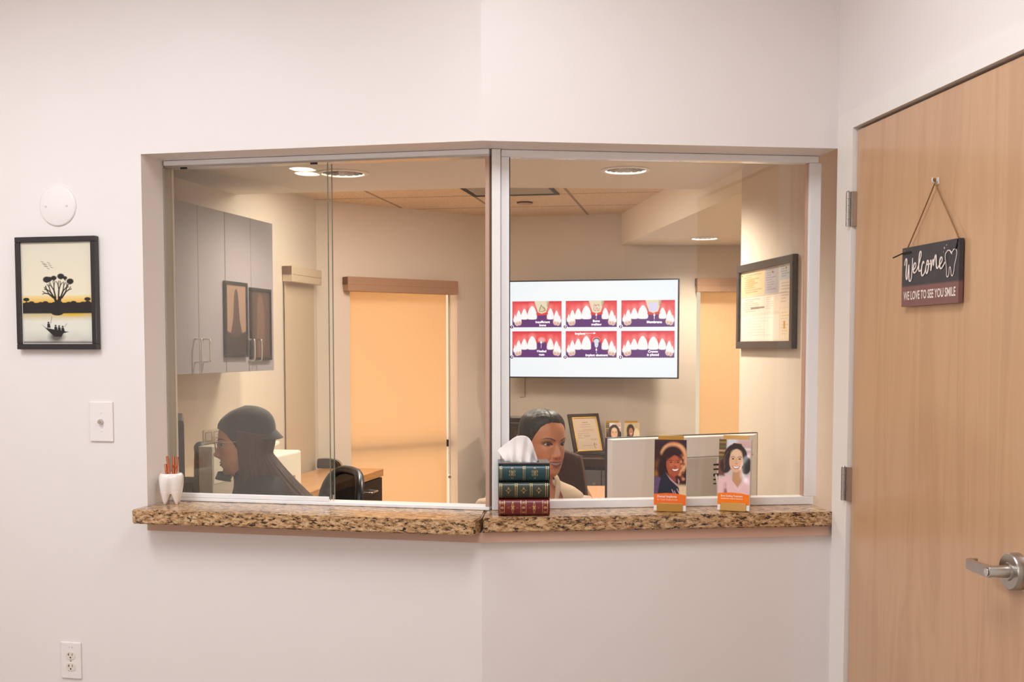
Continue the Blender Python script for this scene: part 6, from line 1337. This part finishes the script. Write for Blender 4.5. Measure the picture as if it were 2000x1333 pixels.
for v in b_.verts: n_ = v.co.copy(); v.co = Vector((n_.x*.046, n_.y*.036, n_.z*.040))*(1+.05*math.sin(9*math.atan2(n_.z, n_.x)+6*n_.y)) + Vector((0, -.122, -.012))
bb.add(b_, M_hair, TR_ @ hR, True); bb.build('hair_bun', ho)
# blouse: torso grown outwards, open collar, short sleeves over the upper arms
M_bl = mat('blouse_beige', (192,164,138), .75, bump=.25, bscale=120, sheen=.2)
def cloth(bodyM, tf, rows, grow, mask_fn, nA=150, n=60, wr=.004, seed=0):
    R = lerp_rows(rows, n); R[:, 1] += grow; R[:, 2] += grow; R[:, 3] += grow; G = body_rows(nA, R); ua = np.linspace(-1, 1, nA, endpoint=False); A_ = PI*(.42*ua+.58*ua**3)
    Z = G[..., 2]; wv = wr*(np.sin(Z*70+5*np.sin(A_*3+seed)[None, :])+.6*np.sin(A_[None, :]*9+Z*40)); c = np.stack([np.sin(A_), np.cos(A_), 0*A_], -1)[None]; fade = np.clip((-.04-Z)/.08, 0, 1)[..., None]
    G = G+c*wv[..., None]*fade; m = mask_fn(np.degrees(A_)[None, :], Z); return tf(G, bodyM), m
def mR(a, z): return (z < .022-.012*np.cos(np.radians(a))) & ~((np.abs(a+4) < 36*np.clip((z+.150)/.17, 0, 1)) & (z > -.15)) & (z > -.56)
Gb, mb_ = cloth(bR, tfR, TORSO, .010, mR, 320, 130); bl_o = part_grid('blouse', pw, Gb, M_bl, True, mb_, .003)
bb = MB()
for s in (-1, 1):
    pts = [bw(bR, p)-Vector(pw.location) for p in ((s*.050, -.072, .030), (s*.070, -.02, .030), (s*.076, .036, .004), (s*.056, .086, -.060), (s*.012, .118, -.128))]
    P3 = smooth_pts(pts, 8); rings = []
    bb.tube(P3, [.009]*8+[.010]*10+list(np.linspace(.010, .005, len(P3)-18)), M_bl, 10, flat=.45)
bb.build('collar', bl_o)
def sleeve(parent, arm, m, r0, r1, r2, upto=1., root=None, name='sleeve', puff=0.):
    sh, el, wr, _ = [Vector(p)-Vector(root) for p in arm['pts']]; pts = smooth_pts([sh+(sh-el)*.06, sh.lerp(el, .45), el, el.lerp(wr, .5), wr], 8); n = max(3, int(len(pts)*upto)); pts = pts[:n]; rr = np.interp(np.linspace(0, upto, n), [0, .03, .07, .14, .5, 1], [r0*.35, r0*.75, r0*.95, r0, r1, r2])+puff*np.sin(np.arange(n)*1.9)*.4
    bb = MB(); bb.tube(pts, list(rr), m, 20); return bb.build(name, parent)
for a in armR: sleeve(bl_o, a, M_bl, .066, .056, .046, .50, pw.location, puff=.004)
def trousers(p, legs, m, shoe):
    bb = MB()
    for lg in legs:
        hp, kn, an = [Vector(q)-Vector(p.location) for q in lg]; pts = smooth_pts([hp, hp.lerp(kn, .5), kn, kn.lerp(an, .5), an+Vector((0, 0, .02))], 5); bb.tube(pts, list(np.interp(np.linspace(0, 1, len(pts)), [0, .4, .5, .65, 1], [.094, .076, .068, .064, .055])), m, 16)
    bb.build('trousers', p)
    for lg in legs:
        an = Vector(lg[2])-Vector(p.location); d = Vector(lg[1])-Vector(lg[0]); d.z = 0; d.normalize(); bb = MB(); rings = []
        sd = Vector((-d.y, d.x, 0))
        for y_, w_, h_ in ((-.055,.026,.05), (-.045,.034,.085), (.0,.038,.09), (.06,.040,.062), (.12,.044,.05), (.165,.038,.042), (.185,.02,.03)): rings.append([an+d*y_+sd*(w_*math.cos(2*PI*k/16))+Vector((0, 0, -an.z+.002+h_*(.5+.5*math.sin(2*PI*k/16)))) for k in range(16)])
        bb.loft(rings, shoe); bb.build('shoe', p)
trousers(pw, legR, mat('trousers_dark', (40,38,42), .8), mat('shoe_black', (20,18,18), .4))
# ------------------------------------------------------------------ woman in dark cap, in profile
HLc = at_y(476.5, 865, 4.16); hL = Matrix.Translation(HLc) @ Matrix.Rotation(math.radians(102), 4, 'Z') @ Matrix.Rotation(math.radians(-4), 4, 'X') @ Matrix.Scale(1.0, 4)
nbL = Vector((HLc.x+.022, HLc.y+.01, HLc.z-.128)); bL = Matrix.Translation(nbL) @ Matrix.Rotation(math.radians(96), 4, 'Z') @ Matrix.Rotation(math.radians(-15), 4, 'X')
PL_d = dict(skin=(224,158,120), smile=0, blush=.4, shadow=.2, liner=.7, lip=(150,84,76), brow=(44,28,22), gaze=(0, 1, -.15), iris=(40,26,20), open=.85, nose=.98)
armL = [dict(pts=[bw(bL, (.165,-.01,-.075)), bw(bL, (.225,.08,-.31)), Vector((nbL.x-.40, nbL.y-.10, .78)), Vector((nbL.x-.48, nbL.y-.08, .772))], side=1), dict(pts=[bw(bL, (-.165,-.01,-.075)), bw(bL, (-.225,.08,-.31)), Vector((nbL.x-.42, nbL.y+.10, .78)), Vector((nbL.x-.50, nbL.y+.08, .772))], side=-1)]
hpL = bw(bL, (0, 0, -.47)); legL = [[(hpL.x, hpL.y+s*.09, hpL.z-.02), (hpL.x-.42, hpL.y+s*.10, hpL.z+.03), (hpL.x-.38, hpL.y+s*.10, .09)] for s in (-1, 1)]
p2_, TL_, BdL, fullL, tfL = person('person', 'woman in profile with dark backward cap, glasses and long brown hair', (nbL.x, nbL.y, 0), hL, bL, PL_d, armL, legL)
M_cap = mat('cap_charcoal', (34,32,34), .85, bump=.2, bscale=600, sheen=.3)
def cz_line(a): return np.interp(np.abs(a), [0, 40, 70, 100, 140, 180], [.062, .053, .026, .000, -.004, -.004])
zc = np.concatenate([.118-.03*np.linspace(0, 1, 14)**1.5, np.linspace(.086, -.012, 46)])
Gc = shell(ag, zc, lambda a, z: .0125-.0065*gs(a, 55)+.001*sstep(z-cz_line(a), .0, .01)+.006*gs(z-.075, .04)*gs(np.abs(a)-180, 70)); Ac, Zc = np.meshgrid(ag, zc); capo = part_grid('cap', p2_, tfL(Gc, hL), M_cap, True, Zc > cz_line(Ac), .002)
ab = np.linspace(118, 242, 36); tb = np.linspace(0, 1, 12); g = []
for t_ in tb:
    row = []
    for a in ab:
        e = math.cos(math.radians((a-180)*90/62)); zz = .020-.012*(1-e); x, y = head_base(np.array(zz), np.radians(np.array(a))); r = math.hypot(float(x), float(y)-YC); k = (r+.0125+t_*.027*max(0, e)**.7)/r
        row.append((float(x)*k, YC+(float(y)-YC)*k, zz+.008+.012*e-t_*.034*max(0, e)**.5+.004*t_*(1-e)))
    g.append(row)
part_grid('brim', capo, tfL(np.array(g), hL), M_cap, False, None, .003)
# long hair: front locks and a mass sweeping over the back
M_hairL = hair_mat('hair_brown_long', (18,11,9), (84,44,26), .62, (120, 120, 5))
a1_ = np.linspace(76, 284, 150); sv = np.linspace(0, 1, 46); g = np.zeros((46, 150, 3)); mkk = np.ones((46, 150), bool)
for i, s in enumerate(sv):
    for j, a in enumerate(a1_):
        dd = abs(a-180); zt_ = np.interp(dd, [0, 60, 90, 110, 124], [.018, .030, .045, .058, .064]); back = sstep(np.array(100-dd), 0, 70); ln = float(.21*(1-back)+.27*back)
        z0 = zt_-.0*s; x, y = head_base(np.array(zt_), np.radians(np.array(a))); n_ = np.array([float(x), float(y)-YC]); r0 = np.linalg.norm(n_); n_ = n_/r0
        z = zt_-s*(ln+zt_); zq = max(z, -.06); x2, y2 = head_base(np.array(zq), np.radians(np.array(a))); r2 = np.hypot(float(x2), float(y2)-YC)
        rr = max(r2, .074*(1-.0*s))+.0105+s*(.0022*math.sin(a*.83+1.3*math.sin(a*.21)+s*1.5)+.0016*math.sin(a*2.1+2*math.sin(a*.37))+.003*math.sin(a*.13+4)); px, py = n_[0]*rr, YC+n_[1]*rr
        if z < -.05:
            k = (-.05-z); py -= float(back)*(k*.60+.8*k*k); px *= 1+float(back)*k*2.2; px += (1-float(back))*math.copysign(.02, px)*k*4
        g[i, j] = (px, py, z)
hl_o = part_grid('hair', p2_, tfL(g, hL), M_hairL, False, None, .006)
# front hair above the temples, under the cap edge
fo = shell(np.concatenate([np.linspace(-128, 128, 90)]), np.linspace(.085, -.02, 34), lambda a, z: -.005+.0150*sstep(z-np.interp(np.abs(a), [0, 30, 50, 65, 75, 128], [.058, .054, .036, .006, -.03, -.06]), -.004, .010)); part_grid('front_hair', hl_o, tfL(fo, hL), hair_mat('front_hair_dark', (30,26,26), (44,38,36), .6), False)
# black top with sleeves
M_top = mat('top_black', (20,19,22), .85, bump=.2, bscale=160)
Gt, mt_ = cloth(bL, tfL, TORSO, .016, lambda a, z: (z < .040) & (z > -.56), wr=.005, seed=1); top_o = part_grid('hooded_top', p2_, Gt, M_top, True, mt_, .003)
bb = MB(); ring = [bw(bL, (.060*math.sin(t_), -.014+.058*math.cos(t_), .022-.016*math.cos(t_)))-Vector(p2_.location) for t_ in np.linspace(0, 2*PI, 40)[:-1]]; bb.tube(ring, .013, M_top, 12, closed=True); bb.build('collar', top_o)
for a in armL: sleeve(top_o, a, M_top, .070, .060, .040, 1., p2_.location, puff=.003)
trousers(p2_, legL, mat('trousers_black', (24,24,28), .8), mat('shoe_black'))
# pleated mask pulled under the chin
M_mask = mat('mask_black', (42,40,38), .7, bump=.2, bscale=800)
am = np.radians(np.linspace(-82, 82, 44)); gm = []
for i, t_ in enumerate(np.linspace(0, 1, 13)):
    zf = (0, 1., .4)[i % 3]*.0013; gm.append([((.050+.007*t_+zf)*math.sin(a), .046+(.054+.012*t_+zf)*math.cos(a), -.099-.024*t_-.012*(1-math.cos(a))) for a in am])
mko = part_grid('face_mask', p2_, tfL(np.array(gm), hL), M_mask, False, None, .0012)
bb = MB()
for s in (-1, 1): bb.tube(smooth_pts([(s*.050, .038, -.112), (s*.066, .010, -.075), (s*.076, -.012, -.04), (s*.078, -.022, -.018)], 5), .0016, M_mask, 6, M=TL_ @ hL)
bb.build('ear_loop', mko)
# glasses
M_gf = mat('spectacle_metal', (214,200,188), .2, metal=1.); gl = MB(); lens = MB(); yy = .1035
for s in (-1, 1):
    lp = [(s*.0335+.0245*math.copysign(abs(math.cos(t_))**.55, math.cos(t_)), yy-.006*(abs(s*.0335+.0245*math.cos(t_))/.06)**2, -.004+.0185*math.copysign(abs(math.sin(t_))**.6, math.sin(t_))) for t_ in np.linspace(0, 2*PI, 33)[:-1]]
    gl.tube(lp, .0011, M_gf, 8, closed=True, M=TL_ @ hL); gl.tube([(s*.010, yy, .0145), (s*.058, yy-.006, .0148)], .0020, M_gf, 8, M=TL_ @ hL)
    gl.tube(smooth_pts([(s*.058, yy-.006, .012), (s*.0735, .075, .013), (s*.079, .02, .011), (s*.080, -.012, .008), (s*.077, -.028, -.012)], 6), .0014, M_gf, 8, M=TL_ @ hL)
    b_ = bmesh.new(); b_.faces.new([b_.verts.new(p) for p in lp]); lens.add(b_, None, TL_ @ hL)
gl.tube(smooth_pts([(-.010, yy, .004), (0, yy+.003, .008), (.010, yy, .004)], 5), .0013, M_gf, 8, M=TL_ @ hL)
go = gl.build('glasses', p2_); lens.build('lens', go, glass_mat('spectacle_lens', .12))
